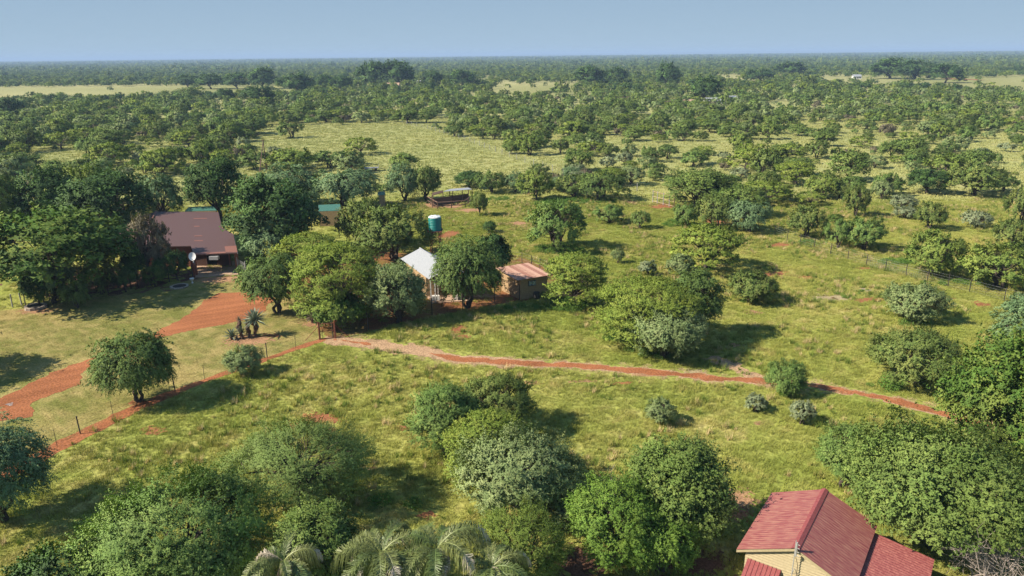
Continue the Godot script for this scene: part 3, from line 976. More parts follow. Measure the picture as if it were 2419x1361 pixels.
	cb.tube(Vector3(0.16, 3.0, -0.2), Vector3(0.16, 1.7, -0.2), 0.012, 0.012, 4)
	piece("cable", cb, M.window_frame, a)

func brown_house() -> void:
	var at := Vector3(-38.85, 0, -88.30)
	var o := thing("brown_house", "long house under a low brown sheet roof with open carport in front", "house", at)
	var b := MB.new()
	# one low slope that falls towards the lawn
	var BL := Vector3(-54.05, 3.75, -109.71)
	var BR := Vector3(-44.27, 3.71, -108.91)
	var R1 := Vector3(-40.59, 3.24, -100.43)
	var R2 := Vector3(-37.85, 3.06, -97.15)
	var R3 := Vector3(-35.73, 2.78, -92.01)
	var FR := Vector3(-34.40, 2.60, -88.84)
	var FL := Vector3(-39.64, 2.57, -88.21)
	var FM := Vector3(-41.49, 2.77, -91.93)
	var EL := Vector3(-48.09, 2.77, -91.82)
	var up := Vector3(0, 0.12, 0)
	var roof := []
	for p: Vector3 in [BL, BR, R1, R2, R3, FR, FL, FM, EL]:
		roof.append(p - at + up)
	b.slab([roof[0], roof[1], roof[2], roof[7], roof[8]], 0.12)
	b.slab([roof[2], roof[3], roof[4], roof[5], roof[6], roof[7]], 0.12)
	var rf := piece("roof", b, M.brown_roof, o)
	var hip := MB.new()
	var dl := Vector3(-4.5, -1.3, 1.0)
	hip.slab([roof[0], roof[8], roof[8] + dl, roof[0] + dl], 0.1)
	piece("side_roof", hip, M.brown_roof, o)
	var cap := MB.new()
	cap.tube(roof[0] + Vector3(0, 0.03, 0), roof[8] + Vector3(0, 0.03, 0), 0.14, 0.14, 6)
	piece("ridge_cap", cap, M.brown_patch, rf)
	var lay := func(called: String, q: Array, m: Material) -> void:
		var s := MB.new()
		var top := []
		for p: Vector3 in q:
			top.append(p - at + up + Vector3(0, 0.03, 0))
		s.slab(top, 0.025)
		piece(called, s, m, rf)
	lay.call("patch", [Vector3(-37.00, 2.75, -91.51), Vector3(-35.55, 2.76, -91.73), Vector3(-34.47, 2.61, -89.01), Vector3(-35.94, 2.61, -89.06)], M.brown_patch)
	lay.call("patch", [Vector3(-39.81, 2.60, -88.82), Vector3(-36.05, 2.63, -89.29), Vector3(-35.78, 2.59, -88.68), Vector3(-39.59, 2.57, -88.27)], M.brown_patch)
	lay.call("lap", [Vector3(-46.63, 3.52, -105.49), Vector3(-44.64, 3.52, -105.50), Vector3(-44.51, 3.50, -105.17), Vector3(-46.49, 3.50, -105.16)], M.brown_patch)
	lay.call("lap", [Vector3(-44.89, 3.29, -101.35), Vector3(-44.07, 3.29, -101.32), Vector3(-43.92, 3.27, -100.93), Vector3(-44.74, 3.27, -100.96)], M.brown_patch)
	lay.call("lap", [Vector3(-42.92, 3.02, -96.53), Vector3(-41.85, 3.03, -96.57), Vector3(-41.71, 3.01, -96.21), Vector3(-42.79, 3.01, -96.21)], M.brown_patch)
	lay.call("lap", [Vector3(-42.02, 2.90, -94.29), Vector3(-40.86, 2.90, -94.33), Vector3(-40.72, 2.88, -93.98), Vector3(-41.90, 2.88, -93.99)], M.brown_patch)
	var gut := MB.new()
	gut.tube(R1 - at, R2 - at, 0.07, 0.07, 6)
	gut.tube(R2 - at, R3 - at, 0.07, 0.07, 6)
	gut.tube(R3 - at, FR - at, 0.05, 0.05, 6)
	piece("gutter", gut, M.white_paint, o)
	# brick walls under the main roof
	var ring := [BL + Vector3(0.4, 0, 0.4), BR + Vector3(-0.4, 0, 0.4), R1 + Vector3(-0.4, 0, 0), Vector3(-36.77, 2.79, -92.32) , Vector3(-41.85, 2.80, -92.50) , EL + Vector3(0.5, 0, -0.6)]
	var names := ["back_wall", "side_wall", "side_wall", "front_wall", "front_wall", "side_wall"]
	for i in ring.size():
		var p: Vector3 = ring[i] - at
		var q: Vector3 = ring[(i + 1) % ring.size()] - at
		if i == 3:
			# the wall behind the carport, with a wide doorway
			for part_of: Array in [[0.0, 0.36, 0.0], [0.36, 0.62, 2.1], [0.62, 1.0, 0.0]]:
				var u: Vector3 = p.lerp(q, part_of[0])
				var w: Vector3 = p.lerp(q, part_of[1])
				var seg := MB.new()
				seg.slab([u + Vector3(0, 0.02, 0), w + Vector3(0, 0.02, 0), w + Vector3(0, 0.02, -0.2), u + Vector3(0, 0.02, -0.2)], u.y + 0.1 - part_of[2])
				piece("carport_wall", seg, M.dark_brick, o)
			continue
		var d := (q - p).normalized().cross(Vector3.UP).normalized() * 0.2
		var m := MB.new()
		m.slab([p, q, q + d, p + d], minf(p.y, q.y) + 0.1)
		piece(names[i], m, M.brick_wall, o)
	for px: Vector3 in [Vector3(-39.84, 0, -87.97), Vector3(-39.75, 0, -88.34), Vector3(-35.08, 0, -90.05)]:
		var s := MB.new()
		s.box(px - at + Vector3(0, 1.3, 0), Vector3(0.17, 0, 0), Vector3(0, 1.3, 0), Vector3(0, 0, 0.17))
		piece("pillar", s, M.brick_wall, o)
	var fl := MB.new()
	fl.slab([Vector3(-39.42, 0.05, -87.24) - at, Vector3(-34.28, 0.05, -88.33) - at, Vector3(-37.22, 0.05, -94.60) - at, Vector3(-42.03, 0.05, -93.75) - at], 0.08)
	piece("carport_floor", fl, M.concrete, o)
	boxed("door_motor", o, M.grey_steel, Vector3(-37.24, 2.2, -88.47) - at, Vector3(1.1, 0.42, 0.6))
	# satellite dish on its arm
	var dish_at := Vector3(-39.11, 2.9, -86.58)
	var di := thing("satellite_dish", "white satellite dish at the carport corner of the brown roofed house", "dish", dish_at, deg_to_rad(15))
	var db := MB.new()
	for ring_i in 4:
		for k in 16:
			var u := TAU * k / 16
			var w := TAU * (k + 1) / 16
			var ra := ring_i / 4.0
			var rb := (ring_i + 1) / 4.0
			var pt := func(r: float, t: float) -> Vector3: return Vector3(cos(t) * r * 0.42, sin(t) * r * 0.52, r * r * 0.09).rotated(Vector3.RIGHT, -0.35)
			db.quad(pt.call(ra, u), pt.call(rb, u), pt.call(rb, w), pt.call(ra, w))
	piece("reflector", db, M.dish_white, di)
	var am := MB.new()
	am.tube(Vector3(0, -0.35, 0.05), Vector3(0.12, -0.62, 0.5), 0.02, 0.02, 5)
	am.tube(Vector3(0, 0, -0.02), Vector3(0.0, -0.4, -0.45), 0.03, 0.03, 5)
	am.tube(Vector3(0.0, -0.4, -0.45), Vector3(0.1, -1.2, -0.5), 0.03, 0.03, 5)
	piece("arm", am, M.grey_steel, di)
	boxed("receiver", di, M.dish_white, Vector3(0.12, -0.6, 0.52), Vector3(0.1, 0.1, 0.14))
	# green sheet roofs behind
	low_building("green_roofed_shed", "low shed with a blue green sheet roof just behind the brown house", [Vector3(-52.54, 2.6, -115.98), Vector3(-47.52, 2.6, -116.39), Vector3(-48.67, 3, -117.92), Vector3(-52.40, 3, -117.42)], M.green_roof, M.tan_wall)
	low_building("green_roofed_shed", "green roofed shed half hidden right of the big dark tree", [Vector3(-30.86, 2.5, -115.31), Vector3(-27.31, 2.5, -115.79), Vector3(-28.08, 3, -118.55), Vector3(-31.49, 3, -118.02)], M.green_roof, M.tan_wall)
	low_building("green_roofed_shed", "tiny turquoise roofed hut among grey green trees left of the cattle shed", [Vector3(-23.95, 2.2, -130.63), Vector3(-22.79, 2.2, -130.98), Vector3(-23.24, 2.4, -133.33), Vector3(-24.34, 2.4, -132.97)], M.green_roof, M.tan_wall)

func low_building(called: String, label: String, roof: Array, rm: Material, wm: Material, category := "shed") -> Node3D:
	var c: Vector3 = (roof[0] + roof[1] + roof[2] + roof[3]) / 4.0
	var at := Vector3(c.x, 0, c.z)
	var o := thing(called, label, category, at)
	var r := MB.new()
	var top := []
	for p: Vector3 in roof:
		top.append(p - at)
	r.slab(top, 0.08)
	piece("roof", r, rm, o)
	for i in 4:
		var p: Vector3 = (top[i] - Vector3(0, 0.09, 0)) * Vector3(0.94, 1, 0.94)
		var q: Vector3 = (top[(i + 1) % 4] - Vector3(0, 0.09, 0)) * Vector3(0.94, 1, 0.94)
		var m := MB.new()
		var d := (q - p).cross(Vector3.UP).normalized() * 0.12
		m.quad(p, q, Vector3(q.x, 0, q.z), Vector3(p.x, 0, p.z))
		m.quad(p + d, q + d, Vector3(q.x, 0, q.z) + d, Vector3(p.x, 0, p.z) + d)
		m.quad(p, q, q + d, p + d)
		piece("wall", m, wm, o)
	return o

func white_roof_house() -> void:
	var at := Vector3(-9.27, 0, -80.37)
	var o := thing("white_roofed_house", "house with a pale silver gable roof and porch between the yard trees", "house", at)
	var RB := Vector3(-11.02, 4, -85.15) - at
	var LB := Vector3(-13.38, 2.8, -84.86) - at
	var LF := Vector3(-9.07, 2.8, -76.22) - at
	var RF := LF + (RB - LB)
	var flat := Vector3((RB - LB).x, 0, (RB - LB).z)
	var EB := LB + flat * 2.0
	var EF := LF + flat * 2.0
	for s: Array in [[RB, LF - LB, LB - RB], [RB, LF - LB, EB - RB]]:
		var b := MB.new()
		ribs(b, s[0], s[1], s[2], 0.25, 0.02, true)
		piece("roof_slope", b, M.white_roof, o)
	var cap := MB.new()
	cap.tube(RB + Vector3(0, 0.03, 0), RF + Vector3(0, 0.03, 0), 0.09, 0.09, 6)
	piece("ridge_cap", cap, M.white_roof, o)
	var along := (LF - LB).normalized()
	var u := flat.normalized()
	var B0 := LB + u * 0.5 + along * 0.4
	var B1 := EB - u * 0.5 + along * 0.4
	var F0 := LF + u * 0.5 - along * 2.4
	var F1 := EF - u * 0.5 - along * 2.4
	var k := [B0, B1, F1, F0]
	for i in 4:
		var p: Vector3 = k[i]
		var q: Vector3 = k[(i + 1) % 4]
		var m := MB.new()
		var d := (q - p).cross(Vector3.UP).normalized() * 0.2
		m.slab([p - Vector3(0, 0.15, 0), q - Vector3(0, 0.15, 0), q + d - Vector3(0, 0.15, 0), p + d - Vector3(0, 0.15, 0)], 2.65)
		piece("wall", m, M.tan_wall, o)
	var gb := MB.new()
	var gf := MB.new()
	gf.tri(F0 - Vector3(0, 0.14, 0), F1 - Vector3(0, 0.14, 0), (F0 + F1) / 2 + Vector3(0, 0.95, 0))
	gb.tri(B0 - Vector3(0, 0.14, 0), B1 - Vector3(0, 0.14, 0), (B0 + B1) / 2 + Vector3(0, 0.95, 0))
	piece("gable_wall", gb, M.tan_wall, o)
	piece("gable_wall", gf, M.tan_wall, o)
	var slab := MB.new()
	slab.slab([LF + u * 0.5 - Vector3(0, 2.68, 0), EF - u * 0.5 - Vector3(0, 2.68, 0), F1 - Vector3(0, 2.68, 0), F0 - Vector3(0, 2.68, 0)], 0.14)
	piece("porch_floor", slab, M.concrete, o)
	for w in [0.6, 0.5]:
		boxed("post", o, M.white_paint, (LF + EF) * 0.5 + (EF - LF) * (w - 0.95) + Vector3(0, -1.35, 0) - along * 0.2, Vector3(0.12, 2.7, 0.12))
	boxed("door", o, M.old_wood, F0.lerp(F1, 0.35) * Vector3(1, 0, 1) + Vector3(0, 1.05, 0) + along * 0.06, Vector3(0.9, 2.0, 0.06), Basis(Vector3.UP, atan2(-u.z, u.x)))
	boxed("downpipe", o, M.white_paint, Vector3(-8.31, 0, -78.17) - at + Vector3(0, 1.3, 0), Vector3(0.09, 2.6, 0.09))
	boxed("porch_pillar", o, M.white_paint, Vector3(-6.25, 0, -77.06) - at + Vector3(0, 1.0, 0), Vector3(0.45, 2.0, 0.35))
	var ac := thing("cooling_unit", "white boxed cooling unit on the porch edge of the silver roofed house", "cooling unit", Vector3(-8.46, 0, -76.99))
	boxed("case", ac, M.white_paint, Vector3(0, 0.38, 0), Vector3(0.85, 0.6, 0.35))
	boxed("grille", ac, M.grey_steel, Vector3(-0.12, 0.38, 0.18), Vector3(0.45, 0.45, 0.02))
	var st := MB.new()
	st.slab([Vector3(-8.84, 0.1, -76.13), Vector3(-6.05, 0.1, -77.64), Vector3(-6.32, 0.1, -78.71), Vector3(-8.96, 0.1, -77.30)].map(func(p): return p - Vector3(-7.57, 0, -77.55)), 0.1)
	var step := thing("porch_step", "pale concrete step in front of the silver roofed house porch", "step", Vector3(-7.57, 0, -77.55))
	piece("slab", st, M.concrete, step)

func outbuilding() -> void:
	var FL := Vector3(0.63, 2.45, -76.54)
	var FR := Vector3(4.45, 2.45, -78.55)
	var BR := Vector3(1.94, 2.75, -82.60)
	var BL := FL + BR - FR
	var at := Vector3((FL.x + BR.x) / 2, 0, (FL.z + BR.z) / 2)
	var o := thing("outbuilding", "small tan outbuilding with a rusty sheet roof and one dark window", "outbuilding", at)
	FL -= at; FR -= at; BR -= at; BL -= at
	# roof sheets, each lapped on the next
	var n := 8
	for i in n:
		var b := MB.new()
		var a := BL.lerp(BR, float(i) / n)
		var lift := Vector3(0, 0.012 * (i % 2), 0)
		ribs(b, a + lift, (BR - BL) / n * 1.02, FL - BL, 0.11, 0.025)
		piece("roof_sheet", b, [M.rust_faded, M.rust_roof, M.rust_faded, M.rust_dark, M.rust_roof, M.rust_faded, M.rust_dark, M.rust_faded][i % 8], o)
	var u := (FR - FL).normalized()
	var w := (FL - BL) * Vector3(1, 0, 1)
	w = w.normalized()
	var f0 := FL + u * 0.6 - w * 0.4 - Vector3(0, 0.03, 0)
	var f1 := FR - u * 0.25 - w * 0.45 - Vector3(0, 0.03, 0)
	var b0 := BL + u * 0.6 + w * 0.3 - Vector3(0, 0.03, 0)
	var b1 := BR - u * 0.25 + w * 0.3 - Vector3(0, 0.03, 0)
	var k := [f0, f1, b1, b0]
	for i in 4:
		var p: Vector3 = k[i]
		var q: Vector3 = k[(i + 1) % 4]
		var d := (q - p).cross(Vector3.UP).normalized() * -0.18
		var m := MB.new()
		for e: Array in [[Vector3.ZERO], [d]]:
			m.quad(p + e[0], q + e[0], Vector3(q.x, 0, q.z) + e[0], Vector3(p.x, 0, p.z) + e[0])
		m.quad(p, q, q + d, p + d)
		piece("wall", m, M.tan_wall, o)
	var turn := Basis(Vector3.UP, atan2(-u.z, u.x))
	var out := u.cross(Vector3.UP) * -1.0
	if out.dot(w) < 0:
		out = -out
	var win := boxed("window", o, M.window_frame, f0.lerp(f1, 0.42) * Vector3(1, 0, 1) + Vector3(0, 1.75, 0) + out * 0.02, Vector3(0.95, 0.62, 0.1), turn)
	for s: float in [-0.23, 0.23]:
		boxed("pane", win, M.glass, turn * Vector3(s, 0, 0.06), Vector3(0.4, 0.5, 0.012), turn)
	for s: float in [0.62, 0.85]:
		var t := thing("drum", "dark drum against the front wall of the tan outbuilding" if s < 0.7 else "small dark bin by the right end of the tan outbuilding wall", "drum", at + f0.lerp(f1, s - 0.1) * Vector3(1, 0, 1) + out * 0.45)
		var cy := MB.new()
		var hh := 0.75 if s < 0.7 else 0.5
		cy.tube(Vector3.ZERO, Vector3(0, hh, 0), 0.28 * hh / 0.6, 0.28 * hh / 0.6, 14)
		piece("body", cy, M.dark_steel, t)
		var ri := MB.new()
		for y in [0.5]:
			ri.tube(Vector3(0, hh * y - 0.02, 0), Vector3(0, hh * y + 0.02, 0), 0.3 * hh / 0.6, 0.3 * hh / 0.6, 14)
		piece("hoop", ri, M.dark_steel, t)

func kraal() -> void:
	var A := Vector3(-12.46, 2.35, -132.74)
	var B := Vector3(-7.22, 2.35, -134.85)
	var C := Vector3(-7.98, 2.5, -135.85)
	var D := Vector3(-11.35, 2.5, -134.48)
	var at := Vector3(-10.18, 0, -134.43)
	var o := thing("cattle_shed", "open cattle shed with a pale sheet roof on posts behind the rail pen", "shed", at)
	var b := MB.new()
	b.slab([A - at, B - at, C - at, D - at], 0.06)
	piece("roof", b, M.white_roof, o)
	var d0 := Vector3(-14.17, 2.2, -129.64)
	var d1 := Vector3(-12.39, 2.3, -131.93)
	var d2 := Vector3(-12.39, 2.6, -132.86)
	var d3 := Vector3(-14.13, 2.5, -130.93)
	var b2 := MB.new()
	b2.slab([d0 - at, d1 - at, d2 - at, d3 - at], 0.06)
	piece("side_roof", b2, M.old_wood, o)
	for p: Vector3 in [A, B, C, D, A.lerp(B, 0.33), A.lerp(B, 0.66), d0, d3]:
		var s := MB.new()
		s.tube(Vector3(p.x, -0.1, p.z) - Vector3(at.x, 0, at.z), p - at - Vector3(0, 0.05, 0), 0.09, 0.08, 6)
		piece("post", s, M.old_wood, o)
	var c0 := C - at
	var e0 := d3 - at
	for y in [0.25, 0.7, 1.15]:
		var back := MB.new()
		back.box((c0 + e0) * Vector3(0.5, 0, 0.5) + Vector3(0, y, 0), (c0 - e0) * Vector3(0.5, 0, 0.5), Vector3(0, 0.22, 0), Vector3(0, 0, 0.03))
		piece("back_board", back, M.old_wood, o)
	# rail pen in front
	var pen := [Vector3(-15.56, 0, -134.32), Vector3(-13.07, 0, -128.31), Vector3(-8.26, 0, -129.76), Vector3(-7.34, 0, -134.27)]
	var f := thing("rail_pen", "low dark post and rail pen in front of the cattle shed", "pen", pen[0])
	for i in 3:
		var d: Vector3 = pen[i + 1] - pen[i]
		var n := maxi(2, roundi(d.length() / 2.4))
		for j in n + (1 if i == 2 else 0):
			var s := MB.new()
			var p: Vector3 = pen[i] - pen[0] + d * j / n
			s.tube(Vector3(0, -0.2, 0), Vector3(0, 1.35, 0), 0.09, 0.08, 6)
			piece("post", s, M.old_wood, f).position = p
		for y in [0.5, 1.2]:
			var s := MB.new()
			s.tube(pen[i] - pen[0] + Vector3(0, y, 0.05), pen[i + 1] - pen[0] + Vector3(0, y, 0.05), 0.075, 0.065, 6)
			piece("rail", s, M.kraal_rail if y > 1.0 else M.old_wood, f)

func far_buildings() -> void:
	var spots := [
		["farmhouse", "white walled far farmhouse below the tallest dark grove", Vector3(-97.61, 0, -634.17), 11.0, 8.0, 5.0, M.concrete, M.white_paint],
		["farm_shed", "pale grey gabled shed right of the tallest dark grove", Vector3(-78.80, 0, -690.75), 11.0, 9.0, 5.0, M.grey_steel, M.white_paint],
		["farmhouse", "far house with a dark roof before the tree line at right centre", Vector3(288.00, 0, -1011.38), 34.0, 12.0, 5.0, M.dark_steel, M.brick_wall],
		["farmhouse", "small white house below the far dark trees at right", Vector3(339.41, 0, -743.09), 8.0, 6.0, 4.5, M.white_roof, M.white_paint],
		["farm_shed", "salmon walled shed in the bush, leftmost of the three roofs at right", Vector3(93.13, 0, -388.78), 7.0, 5.0, 3.2, M.concrete, M.brick_wall],
		["farm_shed", "white roofed shed in the bush, middle one of the three roofs at right", Vector3(107.49, 0, -400.04), 9.0, 6.0, 3.4, M.white_roof, M.white_paint],
		["farm_shed", "small pale roof in the bush, rightmost of the three roofs at right", Vector3(123.93, 0, -419.39), 5.0, 5.0, 3.2, M.white_roof, M.white_paint],
	]
	for s in spots:
		var o := thing(s[0], s[1], "house" if s[0] == "farmhouse" else "shed", s[2])
		var w: float = s[3] / 2
		var d: float = s[4] / 2
		var h: float = s[5]
		var wl := MB.new()
		wl.box(Vector3(0, h * 0.3, 0), Vector3(w * 0.95, 0, 0), Vector3(0, h * 0.3, 0), Vector3(0, 0, d * 0.9))
		piece("wall", wl, s[7], o)
		var r := MB.new()
		r.slab([Vector3(-w, h * 0.6, d), Vector3(w, h * 0.6, d), Vector3(w, h, 0), Vector3(-w, h, 0)], 0.12)
		r.slab([Vector3(-w, h, 0), Vector3(w, h, 0), Vector3(w, h * 0.6, -d), Vector3(-w, h * 0.6, -d)], 0.12)
		r.tri(Vector3(-w * 0.95, h * 0.6, d), Vector3(-w * 0.95, h, 0), Vector3(-w * 0.95, h * 0.6, -d))
		r.tri(Vector3(w * 0.95, h * 0.6, d), Vector3(w * 0.95, h, 0), Vector3(w * 0.95, h * 0.6, -d))
		piece("roof", r, s[6], o)
		for x: float in [-0.6, 0.0, 0.55]:
			boxed("window", o, M.window_frame, Vector3(x * w, h * 0.34, d * 0.9 + 0.03), Vector3(1.6, h * 0.22, 0.08))
	# pale cleared lands and long roofs near the horizon
	for s in [["distant_field", Vector2(276.47, -5192.46), 1500.0, 260.0], ["distant_field", Vector2(3189.39, -8538.21), 1500.0, 180.0], ["distant_field", Vector2(1548.53, -6423.66), 900.0, 150.0], ["distant_field", Vector2(5178.91, -9412.46), 900.0, 150.0]]:
		var c: Vector2 = s[1]
		var depth := func(p: Vector2) -> float: return (Vector2((p.x - c.x) / s[2], (p.y - c.y) / s[3]).length() - 0.8) * 100.0 + n_low.get_noise_2d(p.x * 0.15, p.y * 0.4) * 60.0
		var tone := func(_p: Vector2) -> Color: return Color(0.5, 0.42, 0.36)
		struct("distant_field", sheet(depth, Rect2(c.x - s[2], c.y - s[3], s[2] * 2, s[3] * 2), s[3] / 10.0, 1.5, tone), M.straw)
	var wh := thing("warehouse", "long white roof on the horizon far right", "warehouse", Vector3(4385.02, 0, -7254.15))
	boxed("wall", wh, M.white_paint, Vector3(0, 8, 0), Vector3(110, 16, 60))
	boxed("roof", wh, M.white_roof, Vector3(0, 16.6, 0), Vector3(114, 1.2, 64))
	# wind pump beside the grove
	var wp := thing("wind_pump", "pale lattice wind pump tower right of the white far farmhouse", "wind pump", Vector3(-97.85, 0, -686.35))
	var t := MB.new()
	for s in 4:
		var a := TAU * s / 4 + 0.6
		var e := Vector3(cos(a), 0, sin(a))
		var a2 := a + TAU / 4
		var e2 := Vector3(cos(a2), 0, sin(a2))
		t.tube(e * 1.6, e * 0.2 + Vector3(0, 15, 0), 0.14, 0.1, 4)
		for y in 4:
			t.tube(e * (1.6 - 0.35 * y) + Vector3(0, y * 3.7, 0), e2 * (1.25 - 0.35 * y) + Vector3(0, y * 3.7 + 3.7, 0), 0.07, 0.07, 3)
	piece("tower", t, M.grey_steel, wp)
	var hd := MB.new()
	for k in 14:
		var a := TAU * k / 14
		var e := Vector3(cos(a), sin(a), 0)
		var e2 := Vector3(cos(a + 0.3), sin(a + 0.3), 0.1)
		hd.quad(Vector3(0, 15, 0.5) + e * 0.5, Vector3(0, 15, 0.5) + e2 * 0.5, Vector3(0, 15, 0.5) + e2 * 1.9, Vector3(0, 15, 0.5) + e * 1.9)
	piece("wheel", hd, M.grey_steel, wp)

func fences() -> void:
	fence("wire_fence", "thin post and wire fence along the red verge of the lawn", [Vector3(-34.08, 0, -40.96), Vector3(-32.22, 0, -45.87), Vector3(-31.59, 0, -47.67), Vector3(-29.30, 0, -52.59), Vector3(-26.20, 0, -56.87), Vector3(-22.34, 0, -61.51), Vector3(-18.38, 0, -65.97)], 2.6, 1.45, 4, M.dark_steel, M.dark_steel, 0.045, 3)
	var y := fence("wire_fence", "dark tall post fence before the shaded yard of the silver roofed house", [Vector3(-17.43, 0, -66.27), Vector3(-14.31, 0, -68.13), Vector3(-8.44, 0, -72.54), Vector3(-5.28, 0, -73.51), Vector3(-1.95, 0, -75.90), Vector3(0.81, 0, -76.82)], 3.6, 1.9, 5, M.dark_steel, M.dark_steel, 0.05)
	netting(y, Vector3.ZERO, Vector3(-14.31, 0, -68.13) - Vector3(-17.43, 0, -66.27), 1.6, 0.3, 0.006, M.dark_steel)
	fence("wire_fence", "short wire fence behind the rusty roofed outbuilding", [Vector3(-0.77, 0, -93.11), Vector3(1.34, 0, -92.20), Vector3(2.56, 0, -90.54), Vector3(3.55, 0, -89.14), Vector3(4.45, 0, -87.78), Vector3(5.38, 0, -85.73)], 2.2, 1.5, 4, M.dark_steel, M.grey_steel, 0.05)
	var r := fence("mesh_fence", "long mesh fence slanting through the bush at right", [Vector3(28.85, 0, -124.95), Vector3(34.46, 0, -113.69), Vector3(39.21, 0, -106.02), Vector3(41.86, 0, -97.92), Vector3(45.14, 0, -89.46), Vector3(49.05, 0, -82.37), Vector3(51.57, 0, -78.24), Vector3(55.14, 0, -71.68)], 3.0, 1.5, 5, M.dark_steel, M.grey_steel, 0.045)
	netting(r, Vector3(45.14, 0, -89.46) - r.position, Vector3(49.05, 0, -82.37) - r.position, 1.4, 0.28, 0.006, M.grey_steel)
	netting(r, Vector3(49.05, 0, -82.37) - r.position, Vector3(55.14, 0, -71.68) - r.position, 1.4, 0.28, 0.006, M.dark_steel)
	fence("field_fence", "long pale wire fence along the right edge of the open grass field", [Vector3(-43.75, 0, -302.39), Vector3(-30.85, 0, -277.86), Vector3(-21.09, 0, -254.26), Vector3(-12.75, 0, -233.07), Vector3(-4.28, 0, -207.16), Vector3(3.62, 0, -186.19), Vector3(11.80, 0, -165.08), Vector3(18.74, 0, -151.12), Vector3(25.00, 0, -143.81)], 5.5, 1.6, 5, M.grey_steel, M.grey_steel, 0.07)
	var d := fence("garden_fence", "dark mesh fence around the shaded garden of the brown roofed house", [Vector3(-54.14, 0, -77.06), Vector3(-52.34, 0, -77.58), Vector3(-49.02, 0, -79.72), Vector3(-45.18, 0, -82.76), Vector3(-41.89, 0, -85.53), Vector3(-39.69, 0, -87.23)], 2.4, 1.7, 5, M.dark_steel, M.dark_steel, 0.06)
	netting(d, Vector3(-49.02, 0, -79.72) - d.position, Vector3(-45.18, 0, -82.76) - d.position, 1.6, 0.25, 0.006, M.dark_steel)
	netting(d, Vector3(-45.18, 0, -82.76) - d.position, Vector3(-39.69, 0, -87.23) - d.position, 1.6, 0.25, 0.006, M.dark_steel)
	fence("rail_fence", "green grey rail fence at the left edge beside the garden", [Vector3(-57.58, 0, -75.20), Vector3(-55.21, 0, -76.52), Vector3(-54.53, 0, -77.07)], 3.0, 1.5, 2, M.grey_steel, M.grey_steel, 0.07)
	# red brown footpath gate
	var g := thing("gate", "open rust red pipe gate where the footpath meets the yard", "gate", Vector3(-17.89, 0, -65.95), deg_to_rad(12))
	for s: Array in [["gate_post", -0.75, 0.06, 1.75], ["gate_post", 0.75, 0.07, 1.85]]:
		var b := MB.new()
		b.tube(Vector3(0, -0.2, 0), Vector3(0, s[3], 0), s[2], s[2], 8)
		piece(s[0], b, M.rusty_steel, g).position = Vector3(s[1], 0, 0)
	var fr := MB.new()
	for q: Array in [[Vector3(-0.66, 0.1, 0), Vector3(-0.66, 1.6, 0)], [Vector3(0.64, 0.1, 0), Vector3(0.64, 1.6, 0)], [Vector3(-0.66, 1.6, 0), Vector3(0.64, 1.6, 0)], [Vector3(-0.66, 0.1, 0), Vector3(0.64, 0.1, 0)], [Vector3(-0.66, 0.85, 0), Vector3(0.64, 0.85, 0)]]:
		fr.tube(q[0], q[1], 0.03, 0.03, 6)
	piece("gate_frame", fr, M.rusty_steel, g)
	for s: float in [-1.0, 1.0]:
		var st := MB.new()
		st.tube(Vector3(s * 0.75, 1.4, 0), Vector3(s * 2.1, 0, 0.1 * s), 0.03, 0.03, 6)
		piece("stay", st, M.rusty_steel, g)
	# pale field gate at the end of the mesh fence
	var p0 := Vector3(25.97, 0, -132.39)
	var p1 := Vector3(28.74, 0, -127.18)
	var fg := thing("field_gate", "pale grey double pipe gate standing on red soil right of centre", "gate", p0)
	var w := p1 - p0
	for t in [0.0, 0.22, 0.5, 0.78, 1.0]:
		var b := MB.new()
		b.tube(Vector3(0, -0.2, 0), Vector3(0, 2.2, 0), 0.08, 0.08, 6)
		piece("gate_post", b, M.grey_steel if t < 0.9 else M.old_wood, fg).position = w * t
	for t: Array in [[0.0, 0.78], [0.78, 1.0]]:
		var b := MB.new()
		for yy in [0.25, 1.1, 2.0]:
			b.tube(w * t[0] + Vector3(0, yy, 0), w * t[1] + Vector3(0, yy, 0), 0.05, 0.05, 5)
		piece("rail", b, M.concrete, fg)
	# side gate by the carport
	var c0 := Vector3(-34.98, 0, -89.85)
	var c1 := Vector3(-33.22, 0, -87.72)
	var sg := thing("side_gate", "small grey mesh gate beside the carport pillar", "gate", c0)
	netting(sg, Vector3.ZERO, c1 - c0, 1.7, 0.22, 0.012, M.grey_steel)
	for p: Vector3 in [Vector3.ZERO, c1 - c0]:
		var b := MB.new()
		b.tube(Vector3(0, -0.1, 0), Vector3(0, 1.9, 0), 0.06, 0.06, 6)
		piece("gate_post", b, M.grey_steel, sg).position = p

